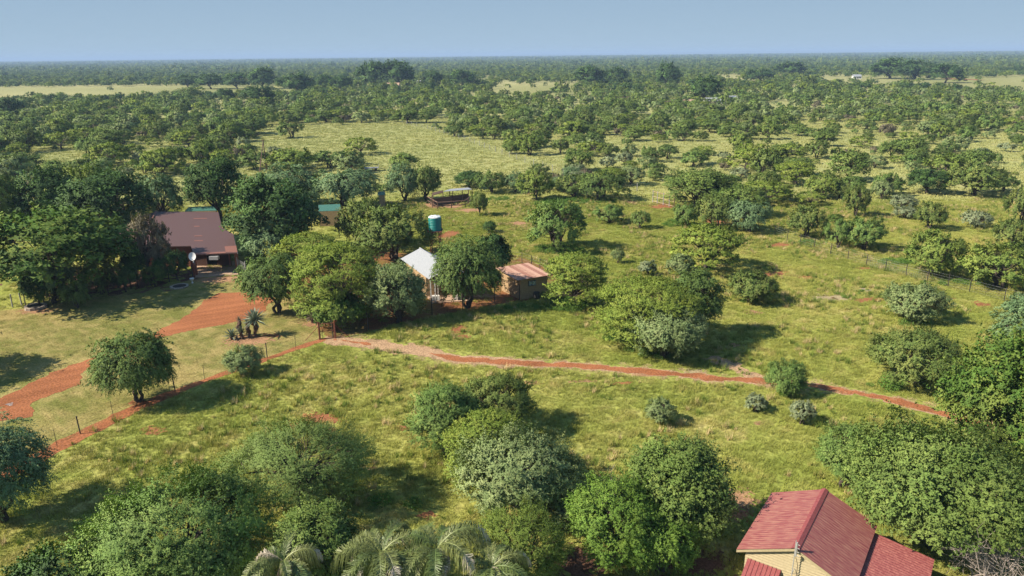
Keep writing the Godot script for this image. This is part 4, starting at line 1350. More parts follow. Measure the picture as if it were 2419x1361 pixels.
func small_things() -> void:
	# water tank on a steel stand
	var at := Vector3(-9.95, 0, -93.2)
	var st := thing("tank_stand", "rusty lattice steel stand carrying the turquoise water tank", "tank stand", at)
	var legs := []
	for i in 4:
		var a := TAU * i / 4 + 0.5
		legs.append(Vector3(cos(a), 0, sin(a)) * 0.85)
	for i in 4:
		var b := MB.new()
		b.tube(legs[i] * 1.1 + Vector3(0, -0.1, 0), legs[i] * 0.9 + Vector3(0, 4.2, 0), 0.06, 0.06, 5)
		piece("leg", b, M.rusty_steel, st)
		var c := MB.new()
		for y in 4:
			var lo := legs[i] * (1.1 - 0.05 * y) + Vector3(0, y * 1.05, 0) as Vector3
			var hi := legs[(i + 1) % 4] * (1.05 - 0.05 * y) + Vector3(0, y * 1.05 + 1.05, 0) as Vector3
			c.tube(lo, hi, 0.03, 0.03, 4)
			c.tube(legs[i] * (1.05 - 0.05 * y) + Vector3(0, y * 1.05 + 1.05, 0), hi, 0.03, 0.03, 4)
		piece("brace", c, M.rusty_steel, st)
	boxed("deck", st, M.rusty_steel, Vector3(0, 4.27, 0), Vector3(1.9, 0.1, 1.9))
	var t := thing("water_tank", "turquoise ribbed plastic water tank with a pale lid", "water tank", at + Vector3(0, 4.32, 0))
	var body := MB.new()
	var prof := []
	for k in 41:
		var y := k / 40.0 * 1.75
		var rr := 0.81 + 0.022 * (1.0 if k % 5 == 0 else 0.0) - (0.05 if k == 0 else 0.0)
		prof.append(Vector2(rr, y))
	for k in prof.size() - 1:
		for s in 28:
			var u := TAU * s / 28
			var w := TAU * (s + 1) / 28
			body.quad(Vector3(cos(u) * prof[k].x, prof[k].y, sin(u) * prof[k].x), Vector3(cos(w) * prof[k].x, prof[k].y, sin(w) * prof[k].x), Vector3(cos(w) * prof[k + 1].x, prof[k + 1].y, sin(w) * prof[k + 1].x), Vector3(cos(u) * prof[k + 1].x, prof[k + 1].y, sin(u) * prof[k + 1].x))
	piece("body", body, M.tank_plastic, t)
	var lid := MB.new()
	lid.tube(Vector3(0, 1.74, 0), Vector3(0, 1.86, 0), 0.83, 0.74, 28)
	for k in 8:
		var e := Vector3(cos(TAU * k / 8), 0, sin(TAU * k / 8))
		lid.box(Vector3(0, 1.88, 0) + e * 0.45, e * 0.24, Vector3(0, 0.035, 0), e.cross(Vector3.UP) * 0.07)
	lid.tube(Vector3(0.1, 1.86, 0), Vector3(0.1, 1.96, 0), 0.24, 0.22, 16)
	piece("lid", lid, M.tank_lid, t)
	var pipe := MB.new()
	pipe.tube(Vector3(0.86, -4.2, 0.1), Vector3(0.86, 1.6, 0.1), 0.04, 0.04, 6)
	piece("pipe", pipe, M.dark_steel, t)
	# braced pole beyond the trees
	var po := thing("braced_pole", "tall wooden pole with a leaning stay before the open field", "pole", Vector3(-59.19, 0, -177.85))
	var top: Vector3 = Vector3(-53.42, 7, -161.50) * Vector3(0, 1, 0)
	var pb := MB.new()
	pb.tube(Vector3(0, -0.3, 0), Vector3(-0.1, 7.4, 0), 0.12, 0.1, 7)
	piece("post", pb, M.old_wood, po)
	var ps := MB.new()
	ps.tube(Vector3(-57.63, 0, -167.40) - Vector3(-59.19, 0, -177.85), Vector3(-0.1, 6.9, 0.05), 0.11, 0.09, 7)
	piece("stay", ps, M.old_wood, po)
	var cs := MB.new()
	cs.box(Vector3(-0.1, 7.1, 0.1), Vector3(0.45, 0, 0), Vector3(0, 0.06, 0), Vector3(0, 0, 0.05))
	piece("crossarm", cs, M.old_wood, po)
	# trailer in the field
	var tr := thing("trailer", "small flat grey farm trailer on the field edge behind the trees", "trailer", Vector3(-33.15, 0, -174.62), 0.2)
	boxed("deck", tr, M.grey_steel, Vector3(0, 0.75, 0), Vector3(3.4, 0.16, 1.7))
	for s: Array in [[-1.2, 0.85], [-1.2, -0.85], [1.0, 0.85], [1.0, -0.85]]:
		var w := MB.new()
		w.tube(Vector3(0, 0, -0.1), Vector3(0, 0, 0.1), 0.33, 0.33, 14)
		w.tube(Vector3(0, 0, 0.1), Vector3(0, 0, -0.1), 0.33, 0.33, 14)
		piece("wheel", w, M.dark_steel, tr).position = Vector3(s[0], 0.33, s[1])
	var hb := MB.new()
	hb.tube(Vector3(1.7, 0.7, 0), Vector3(3.0, 0.5, 0), 0.05, 0.05, 6)
	for x: float in [-1.65, 1.65]:
		hb.box(Vector3(x, 1.1, 0), Vector3(0.04, 0, 0), Vector3(0, 0.3, 0), Vector3(0, 0, 0.8))
	piece("drawbar", hb, M.grey_steel, tr)
	# stone ring planter on the lawn
	stone_ring("pale ring of stones by the garden fence at the left edge of the lawn", Vector3(-52.40, 0, -76.15), 0.95, 15, 0.32)
	stone_ring("faint shaded ring of stones on the soil left of the carport", Vector3(-39.73, 0, -83.40), 0.9, 13, 0.16)
	var pt := thing("garden_urn", "white footed urn on the soil left of the carport", "urn", Vector3(-38.80, 0, -84.90))
	var ub := MB.new()
	for k: Array in [[0.0, 0.14, 0.1, 0.12], [0.1, 0.06, 0.3, 0.08], [0.3, 0.08, 0.5, 0.24], [0.5, 0.24, 0.62, 0.27]]:
		ub.tube(Vector3(0, k[0], 0), Vector3(0, k[2], 0), k[1], k[3], 14)
	piece("bowl", ub, M.white_paint, pt)
	boxed("soil", pt, M.dark_inside, Vector3(0, 0.58, 0), Vector3(0.3, 0.04, 0.3))
	var ml := thing("door_mat", "dark square mat on the pale carport apron", "mat", Vector3(-33.94, 0.06, -87.82))
	boxed("mat", ml, M.dark_inside, Vector3(0, 0.02, 0), Vector3(0.75, 0.03, 0.6))
	var bn := thing("litter_sticks", "small pale sticks lying on the red driveway at the left edge", "sticks", Vector3(-39.90, 0.03, -52.48))
	for k in 3:
		var b := MB.new()
		b.tube(Vector3(-0.3 + k * 0.2, 0.02, 0.1 * k), Vector3(0.15 + k * 0.1, 0.05, -0.25 + 0.2 * k), 0.03, 0.02, 5)
		piece("stick", b, M.white_paint, bn)

func stone_ring(label: String, at: Vector3, r: float, n: int, h: float) -> void:
	var o := thing("stone_ring", label, "planter", at)
	var rg := RandomNumberGenerator.new()
	rg.seed = hash(label)
	for k in n:
		var a := TAU * k / n
		var e := Vector3(cos(a), 0, sin(a))
		var b := MB.new()
		var w := r * PI / n * 0.95
		b.box(Vector3(0, h / 2, 0), e * 0.13 * rg.randf_range(0.8, 1.2), Vector3(0.02 * rg.randfn(), h / 2 * rg.randf_range(0.85, 1.15), 0), e.cross(Vector3.UP) * w)
		piece("stone", b, M.stone, o).position = e * r
	var s := MB.new()
	for k in 16:
		s.tri(Vector3(0, h * 0.7, 0), Vector3(cos(TAU * k / 16), 0.7 * h / (r * 0.9), sin(TAU * k / 16)) * r * 0.9, Vector3(cos(TAU * (k + 1) / 16), 0.7 * h / (r * 0.9), sin(TAU * (k + 1) / 16)) * r * 0.9)
	piece("soil", s, M.dark_inside, o)

func garden() -> void:
	aloe("tall aloe with a big spiky silver green head on the lawn bed", Vector3(-25.02, 0, -66.72).x, Vector3(-25.02, 0, -66.72).z, 1.75, 1.35, 70, Color(0.20, 0.24, 0.17))
	aloe("small low blue green aloe at the left end of the aloe bed", Vector3(-27.20, 0, -66.11).x, Vector3(-27.20, 0, -66.11).z, 0.35, 0.95, 34, Color(0.13, 0.17, 0.12))
	aloe("dark stubby aloe in the middle of the aloe bed", Vector3(-26.29, 0, -66.31).x, Vector3(-26.29, 0, -66.31).z, 0.7, 0.75, 30, Color(0.10, 0.12, 0.075))
	aloe("thin upright aloe stem with a sparse head behind the stubby aloe", Vector3(-26.65, 0, -66.99).x, Vector3(-26.65, 0, -66.99).z, 1.7, 0.45, 16, Color(0.12, 0.13, 0.09))
	aloe("dark aloe on a bare stem just left of the tallest aloe", Vector3(-25.74, 0, -66.63).x, Vector3(-25.74, 0, -66.63).z, 1.5, 0.5, 20, Color(0.12, 0.13, 0.09))
	aloe("dry pinkish aloe standing alone by the lawn gate", Vector3(-20.49, 0, -70.49).x, Vector3(-20.49, 0, -70.49).z, 0.55, 0.75, 36, Color(0.27, 0.22, 0.17))
	palm("feathery olive green palm at bottom centre, left one of the two close together", Vector3(-6.28, 0, -28.94).x, Vector3(-6.28, 0, -28.94).z, 3.7, 2.7, 22, 1)
	palm("feathery olive green palm at bottom centre, right one of the two close together", Vector3(-3.66, 0, -29.01).x, Vector3(-3.66, 0, -29.01).z, 3.9, 2.6, 22, 1)
	palm("smaller ragged palm right of the two close together, fronds pale at the tips", Vector3(-1.07, 0, -28.04).x, Vector3(-1.07, 0, -28.04).z, 3.6, 2.1, 15, 1)
	palm("palm left of the leafy bush at the bottom edge, with pale grey fronds", Vector3(-10.64, 0, -28.24).x, Vector3(-10.64, 0, -28.24).z, 3.9, 2.3, 17, 2)
	dead_shrub("bare grey twiggy shrub in the bottom right corner beside the cottage", Vector3(23.21, 0, -29.70).x, Vector3(23.21, 0, -29.70).z, 2.5, 3.6, 14)
	dead_shrub("grey dead twig bush inside the bright feathery bush left of the cottage", Vector3(5.39, 0, -36.06).x, Vector3(5.39, 0, -36.06).z, 0.9, 2.6, 10)

func trees() -> void:
	tree("blue", -30.05, -37.21, 2.85, 2.97, 3.64, "dense blue green tree cut by the left edge above the bottom corner")
	tree("dark", -20.80, -28.93, 3.59, 1.29, 2.47, "dark glossy leaved tree crown in the bottom left corner")
	tree("spray", -16.73, -31.17, 4.71, 2.19, 3.48, "wide bright green thorn tree with bristling sprays at bottom left")
	tree("opentwig", -12.72, -38.17, 4.38, 2.29, 2.92, "loose twiggy grey green thorn tree with dark limbs showing, above the leafy bush")
	tree("willow", -9.83, -30.66, 2.26, 2.29, 2.82, "leafy mid green bush just above the left palm", "bush", "", "leafy_bush")
	tree("greythorn", 0.12, -37.94, 3.88, 1.90, 2.62, "round grey green thorn tree with one dark trunk above the palms")
	tree("umbrella", -1.67, -41.46, 2.51, 1.92, 2.14, "yellow green thorn tree tucked behind the round grey green thorn tree")
	tree("spray", -4.80, -44.55, 2.36, 2.36, 2.56, "left half of the dark green thorn pair in mid meadow")
	tree("olive", -1.12, -47.31, 2.81, 1.69, 2.44, "right half of the dark green thorn pair, casting a long shadow")
	tree("brush", 0.28, -31.12, 2.39, 1.95, 2.63, "dull olive feathery bush right of the palms", "bush", "", "feathery_bush")
	tree("greythorn", 2.80, -35.75, 0.95, 0.86, 1.23, "small grey green thorn bush at the foot of the round thorn tree", "bush", "", "thorn_bush")
	tree("feather", 5.22, -32.68, 2.54, 2.46, 2.77, "bright green feathery bush left of the leafy tree by the cottage", "bush", "", "feathery_bush")
	tree("feather", 7.57, -32.30, 2.13, 1.59, 1.98, "bright green feathery bush nearest the cottage, right of its twin", "bush", "", "feathery_bush")
	tree("willow", 9.10, -34.64, 2.89, 3.28, 3.32, "leafy bushwillow tree standing left of the red roofed cottage")
	tree("willow", 22.96, -33.96, 5.57, 2.26, 4.24, "huge leafy tree behind the red roofed cottage")
	tree("spray", 20.73, -39.81, 1.96, 1.74, 2.33, "pale thorn bush at the left side of the huge leafy tree", "bush", "", "thorn_bush")
	tree("bright", 30.43, -39.62, 4.07, 5.24, 5.63, "tall bright green tree at the right edge above the cottage")
	tree("blue", 41.93, -54.88, 2.96, 2.96, 4.65, "blue green tree top at the right edge above the tall bright tree")
	tree("olive", 32.77, -54.71, 3.82, 2.06, 2.35, "flat domed thorn tree beside the tall bright tree at right")
	tree("spray", 21.69, -53.01, 1.64, 1.40, 1.39, "bristly thorn bush standing on the red footpath", "bush", "", "thorn_bush")
	tree("greythorn", 10.79, -48.32, 1.20, 0.90, 1.00, "small grey green thorn bush alone in the right meadow", "bush", "", "thorn_bush")
	tree("grey", 18.41, -50.03, 0.87, 0.62, 0.71, "tiny dark grey green shrub left of the pale one in the right meadow", "shrub", "", "grey_shrub")
	tree("grey", 21.12, -48.09, 0.93, 0.76, 0.98, "small pale silvery shrub in the right meadow", "shrub", "", "grey_shrub")
	tree("karee", -29.71, -52.74, 3.03, 2.84, 3.29, "dark fine leaved tree on the lawn fence, shadow across the meadow")
	tree("greythorn", -23.14, -57.92, 1.68, 1.20, 1.31, "bushy grey green thorn on the lawn fence right of the dark tree", "bush", "", "thorn_bush")
	tree("willow", -7.79, -29.88, 1.21, 1.45, 2.39, "leafy bush left of the two close palms at the bottom edge", "bush", "", "leafy_bush")
	tree("karee", -49.53, -57.64, 4.36, 2.95, 2.94, "dark tree at the left edge of the lawn that throws a shadow on the grass")
	tree("umbrella", 12.78, -63.56, 4.42, 2.46, 3.53, "broad yellow green thorn tree on the left of the centre right clump")
	tree("karee", 17.24, -65.03, 2.63, 2.92, 4.11, "dark tall tree at the right of the centre right clump")
	tree("greythorn", 13.71, -60.52, 3.51, 2.12, 2.78, "grey green bristly thorn tree in front of the centre right clump")
	tree("umbrella", 24.16, -87.77, 4.19, 2.40, 2.95, "umbrella thorn tree above the centre right clump")
	tree("greythorn", 20.46, -85.17, 1.75, 1.44, 1.53, "pale small thorn bush between umbrella tree and clump", "bush", "", "thorn_bush")
	tree("olive", 26.22, -75.82, 2.74, 1.56, 1.68, "low thorn bush with a shadow right of the clump", "bush", "", "thorn_bush")
	tree("greythorn", 40.64, -69.58, 3.07, 1.77, 1.93, "dense grey green thorn bush in the far right of the meadow", "bush", "", "thorn_bush")
	tree("umbrella", 6.91, -74.62, 3.16, 2.29, 3.30, "layered yellow green thorn tree beside the rusty roofed outbuilding")
	tree("spray", 6.04, -98.52, 4.54, 3.29, 3.43, "large round thorn tree in mid meadow right of the water tank")
	tree("karee", -4.64, -74.58, 3.82, 3.62, 4.45, "dark leafy tree in front of the silver roof")
	tree("dark", -2.48, -84.78, 2.31, 2.53, 3.35, "darker tree crown behind the one in front of the silver roof")
	tree("greythorn", -11.90, -70.60, 3.09, 3.33, 3.11, "grey green drooping thorn tree left of the silver roof")
	tree("umbrella", -17.75, -71.41, 4.33, 3.19, 4.37, "wide yellow green thorn tree left of the grey green yard tree")
	tree("bright", -17.22, -69.29, 2.74, 1.28, 1.77, "small bright green tree beside the yard gate")
	tree("karee", -25.09, -73.88, 3.56, 2.79, 3.74, "dark blue green tree on one trunk at the driveway head")
	tree("umbrella", -23.27, -80.86, 3.52, 2.02, 4.50, "bright green umbrella thorn behind the driveway tree")
	tree("olive", -15.46, -93.70, 5.40, 3.23, 3.92, "dark olive thorn tree left of the water tank")
	tree("olive", -20.98, -101.33, 3.84, 2.98, 3.70, "olive thorn tree behind the one left of the water tank")
	tree("blue", -31.70, -94.35, 4.25, 2.74, 3.26, "grey green leafy tree right of the brown roofed house")
	tree("dark", -31.85, -96.94, 6.27, 5.06, 5.79, "huge dark green tree behind the brown roof")
	tree("dark", -49.06, -121.01, 4.85, 4.67, 5.77, "dark layered tree behind the far end of the brown roof")
	tree("bright", -51.76, -79.50, 8.28, 4.94, 5.55, "huge bright green tree left of the brown roofed house")
	tree("dark", -61.41, -109.55, 6.40, 4.15, 5.91, "dark tree behind the huge bright green one")
	tree("dark", -72.39, -112.87, 5.01, 3.92, 6.00, "dark tree between the left edge and the brown roof")
	tree("blue", -57.59, -118.20, 4.01, 3.73, 4.82, "blue green tree behind the left end of the brown roof")
	tree("lime", -71.43, -122.14, 6.12, 2.20, 6.67, "yellow green crown showing over the dark trees at left")
	tree("olive", -77.73, -110.29, 3.93, 4.09, 5.46, "olive tree cut by the left edge beside the dark trees")
	tree("purple", -45.14, -87.62, 2.96, 3.46, 4.09, "purplish grey leafed tree against the brown roof")
	tree("dark", -52.39, -77.00, 1.81, 1.94, 2.03, "dark shrub at the left end of the garden fence", "shrub", "", "leafy_bush")
	tree("blue", -51.40, -77.99, 2.86, 2.73, 3.60, "blue green shrub under the huge bright tree", "shrub", "", "leafy_bush")
	tree("karee", -47.77, -76.00, 1.51, 1.64, 1.86, "small dark shrub on the lawn edge by the garden fence", "shrub", "", "leafy_bush")
	tree("dark", -45.24, -81.63, 1.61, 1.74, 2.33, "dark garden shrub behind the fence, under the purplish tree", "shrub", "", "leafy_bush")
	tree("bright", -42.87, -83.85, 1.32, 1.13, 1.51, "small lime green shrub in the shaded garden", "shrub", "", "leafy_bush")
	tree("dark", -41.01, -86.20, 1.43, 1.85, 2.00, "dark creeper covered shrub left of the carport", "shrub", "", "leafy_bush")
	tree("dark", -52.02, -80.91, 1.60, 1.78, 2.16, "dark shrub behind the garden fence under the left of the huge tree", "shrub", "", "leafy_bush")
	tree("karee", -47.80, -81.08, 1.97, 2.18, 2.57, "tall dark shrub behind the garden fence under the huge tree middle", "shrub", "", "leafy_bush")
	tree("dark", -44.53, -83.24, 1.14, 2.51, 2.96, "narrow dark garden bush between lime shrub and purplish tree", "shrub", "", "leafy_bush")
	tree("karee", -47.67, -81.39, 0.79, 1.11, 1.55, "low dark plant along the middle of the garden fence", "shrub", "", "leafy_bush")
	tree("dark", -42.73, -85.21, 1.08, 1.52, 1.56, "dark shrub right of the lime green garden shrub", "shrub", "", "leafy_bush")
	tree("blue", -40.62, -131.33, 6.55, 3.23, 4.52, "pale blue green tree behind the huge dark one")
	tree("blue", -29.55, -129.96, 6.10, 3.25, 4.29, "pale blue green tree behind the green roofed shed")
	tree("blue", -35.26, -124.40, 2.64, 2.18, 2.81, "low blue green tree above the green roofed shed")
	tree("lime", -51.54, -175.27, 5.82, 2.55, 2.92, "bright yellow green thorn tree by the braced pole")
	tree("greythorn", -38.02, -172.33, 3.99, 1.94, 2.28, "grey green bush at the left end of the field", "bush", "", "thorn_bush")
	tree("blue", -20.03, -136.23, 3.51, 3.34, 3.76, "blue green half of the tree pair left of the cattle shed")
	tree("olive", -16.15, -136.43, 3.43, 2.98, 3.48, "olive half of the tree pair left of the cattle shed")
	tree("grey", -27.18, -175.54, 1.67, 1.26, 1.16, "small grey bush alone on the field", "shrub", "", "grey_shrub")
	tree("dark", -8.57, -150.29, 3.59, 1.44, 1.97, "dark bush row start right behind the cattle shed", "bush", "", "leafy_bush")
	tree("karee", -3.87, -144.15, 3.28, 2.06, 2.36, "grey green bush behind the cattle shed roof", "bush", "", "leafy_bush")
	tree("blue", 0.88, -143.86, 2.31, 1.96, 2.23, "blue green bush in the row right of the cattle shed", "bush", "", "leafy_bush")
	tree("lime", 4.68, -136.08, 3.66, 2.59, 2.80, "bright layered thorn tree right of the cattle shed")
	tree("olive", 6.27, -166.69, 2.56, 1.06, 1.30, "small olive bush behind the bright layered thorn", "bush", "", "thorn_bush")
	tree("blue", 10.49, -143.28, 2.72, 1.63, 1.93, "dark blue green bush right of the bright layered thorn", "bush", "", "leafy_bush")
	tree("blue", 13.50, -156.82, 2.73, 1.41, 1.73, "pale bush at the field fence corner", "bush", "", "leafy_bush")
	tree("karee", 16.74, -135.39, 4.48, 2.71, 2.94, "dark spreading tree left of the field gate")
	tree("greythorn", 24.92, -151.25, 3.08, 1.81, 2.03, "grey green bush behind the dark spreading tree", "bush", "", "thorn_bush")
	tree("spray", 15.65, -115.54, 2.66, 1.43, 1.46, "round thorn bush in mid meadow below the spreading tree", "bush", "", "thorn_bush")
	tree("opentwig", 20.11, -111.40, 1.62, 1.09, 1.68, "small open thorn sapling in mid meadow", "bush", "", "thorn_bush")
	tree("olive", -5.30, -122.16, 1.58, 1.40, 2.73, "slender young tree by the pale track to the cattle shed")
	tree("dark", -3.39, -109.65, 1.17, 0.96, 0.86, "dark round bush beside the pale track", "bush", "", "leafy_bush")
	tree("greythorn", 13.80, -91.70, 0.94, 0.94, 0.97, "spindly sapling in mid meadow", "shrub", "", "thorn_bush")
	tree("grey", 16.66, -85.85, 1.14, 1.00, 1.00, "small grey green shrub left of the umbrella thorn", "shrub", "", "grey_shrub")
	tree("willow", 32.73, -128.09, 5.98, 2.96, 3.70, "leafy green tree cluster top right of the field gate")
	tree("olive", 31.78, -110.84, 3.52, 2.10, 3.00, "open flat topped thorn tree on red soil, right of the field gate")
	tree("blue", 35.90, -108.37, 3.35, 2.09, 3.04, "pale leafy open tree at the meadow corner")
	tree("spray", 27.50, -112.52, 2.30, 1.63, 1.90, "bright thorn bush right below the field gate", "bush", "", "thorn_bush")
	tree("olive", 43.26, -104.25, 2.92, 2.27, 2.34, "dark thorn bush on the mesh fence", "bush", "", "thorn_bush")
	tree("spray", 45.21, -98.48, 2.00, 1.91, 1.96, "thorn bush on the mesh fence right of the dark one", "bush", "", "thorn_bush")
	tree("spray", 48.38, -97.18, 2.91, 2.14, 2.24, "thorn tree standing behind the mesh fence")
	tree("lime", 51.02, -84.91, 3.78, 2.26, 2.97, "bright umbrella thorn behind the mesh fence at right")
	tree("lime", 55.77, -79.66, 4.42, 2.18, 2.85, "broad thorn tree behind the mesh fence at the right edge")
	tree("willow", 70.69, -153.06, 4.01, 3.10, 3.11, "dense round light green shrub, bright in the right grassland", "bush", "", "leafy_bush")
	tree("dark", 79.52, -138.66, 4.05, 2.30, 2.36, "dark layered tree in the right grassland")
	tree("olive", 86.66, -135.59, 5.64, 2.69, 2.94, "wide dark thorn thicket right of the dark layered tree")
	tree("lime", 93.37, -157.11, 4.56, 2.08, 2.68, "olive thorn behind the dark layered tree")
	tree("lime", 58.19, -134.68, 3.71, 1.49, 2.85, "open umbrella thorn with forked trunk in the right grassland")
	tree("olive", 60.69, -133.70, 2.35, 1.54, 1.58, "dark bush beside the open umbrella thorn", "bush", "", "thorn_bush")
	tree("olive", 55.06, -157.42, 3.93, 3.09, 3.28, "dark round bush pair in the right grassland", "bush", "", "thorn_bush")
	tree("umbrella", 45.98, -130.47, 4.59, 1.69, 2.01, "flat layered thorn thicket above the meadow corner")
	tree("olive", 56.72, -118.29, 2.23, 2.45, 2.61, "tall thorn bush in the right grassland below the umbrella thorn", "bush", "", "thorn_bush")
	tree("greythorn", 68.27, -133.26, 2.07, 1.55, 1.73, "grey green bush below the light green shrub", "bush", "", "thorn_bush")
	tree("grey", 71.22, -109.82, 2.41, 1.28, 1.29, "pale silvery low shrub at far right, larger one", "shrub", "", "grey_shrub")
	tree("grey", 64.03, -116.61, 2.00, 0.94, 1.02, "pale silvery low shrub at far right, smaller one", "shrub", "", "grey_shrub")
	tree("olive", 63.72, -108.74, 2.26, 1.99, 2.04, "olive thorn bush between the two silvery shrubs", "bush", "", "thorn_bush")
	tree("olive", 68.48, -96.78, 2.90, 1.83, 2.11, "open thorn tree by the right edge")
	tree("olive", 79.04, -110.90, 2.63, 2.97, 3.13, "dark thorn tree at the right edge")
	tree("olive", -142.80, -218.97, 4.64, 3.50, 3.46, "round olive bush on bright grass at the left edge", "bush", "", "thorn_bush")
	tree("bright", 51.14, -112.87, 1.14, 0.82, 0.85, "small green bush left of the silvery shrubs", "bush", "", "leafy_bush")
	tree("dark", -116.96, -655.52, 14.65, 9.89, 11.60, "left part of the tallest dark grove")
	tree("dark", -96.62, -650.40, 15.81, 10.17, 11.51, "right part of the tallest dark grove")
	tree("dark", -215.72, -663.14, 11.85, 8.33, 9.08, "tall dark tree left of the tallest grove, on the field edge")
	tree("dark", -158.63, -563.36, 12.14, 7.09, 6.84, "black green tree with a sloping crown left of the grove")
	tree("dark", -140.12, -419.77, 8.62, 5.54, 5.60, "broad dark tree below the pale far field")
	tree("dark", -171.79, -455.27, 5.88, 4.22, 4.33, "dark tree on the near side of the pale far field")
	tree("dark", -149.91, -615.78, 7.23, 5.85, 6.30, "dark tree just left of the tallest grove")
	tree("dark", -134.80, -604.95, 8.80, 5.58, 6.03, "dark tree touching the tallest grove on its left")
	tree("dark", -65.61, -651.06, 8.73, 6.73, 6.82, "dark tree right of the pale grey gabled shed")
	tree("dark", -39.59, -636.06, 11.02, 6.93, 7.01, "broad dark tree second right of the tallest grove")
	tree("dark", 67.53, -633.81, 13.11, 7.79, 8.17, "broad dark tree at the far clearing")
	tree("dark", 91.59, -654.02, 9.87, 7.31, 7.37, "dark tree right of the broad one at the far clearing")
	tree("dark", 127.42, -609.90, 9.55, 9.04, 9.01, "tall dark tree right of centre below the horizon")
	tree("dark", 106.91, -410.99, 8.10, 6.59, 6.59, "green tree in front of the three far roofs")
	tree("dark", 373.16, -744.69, 19.73, 9.34, 9.35, "dark grove behind the small far white house")
	tree("dark", 382.64, -715.50, 16.97, 8.18, 8.61, "dark grove right of the small far white house")
	tree("dark", 363.93, -633.29, 11.50, 7.25, 7.31, "blackish tree by the far red soil")
	tree("dark", 315.72, -857.65, 16.72, 7.16, 7.78, "dark tree among the far tree line at right")
	tree("dark", -234.06, -352.14, 5.57, 4.77, 5.03, "dark tree at the left edge below the pale field")
	tree("dark", -292.87, -690.81, 9.64, 5.78, 5.94, "left end of the dark tree row on the far field edge")
	tree("dark", -265.67, -675.39, 11.32, 6.22, 6.36, "middle of the dark tree row on the far field edge")
	tree("dark", -240.47, -669.21, 11.59, 6.35, 6.48, "right end of the dark tree row on the far field edge")
	tree("dark", 235.81, -715.26, 13.97, 5.03, 5.56, "dark tree line left of the far right grove")

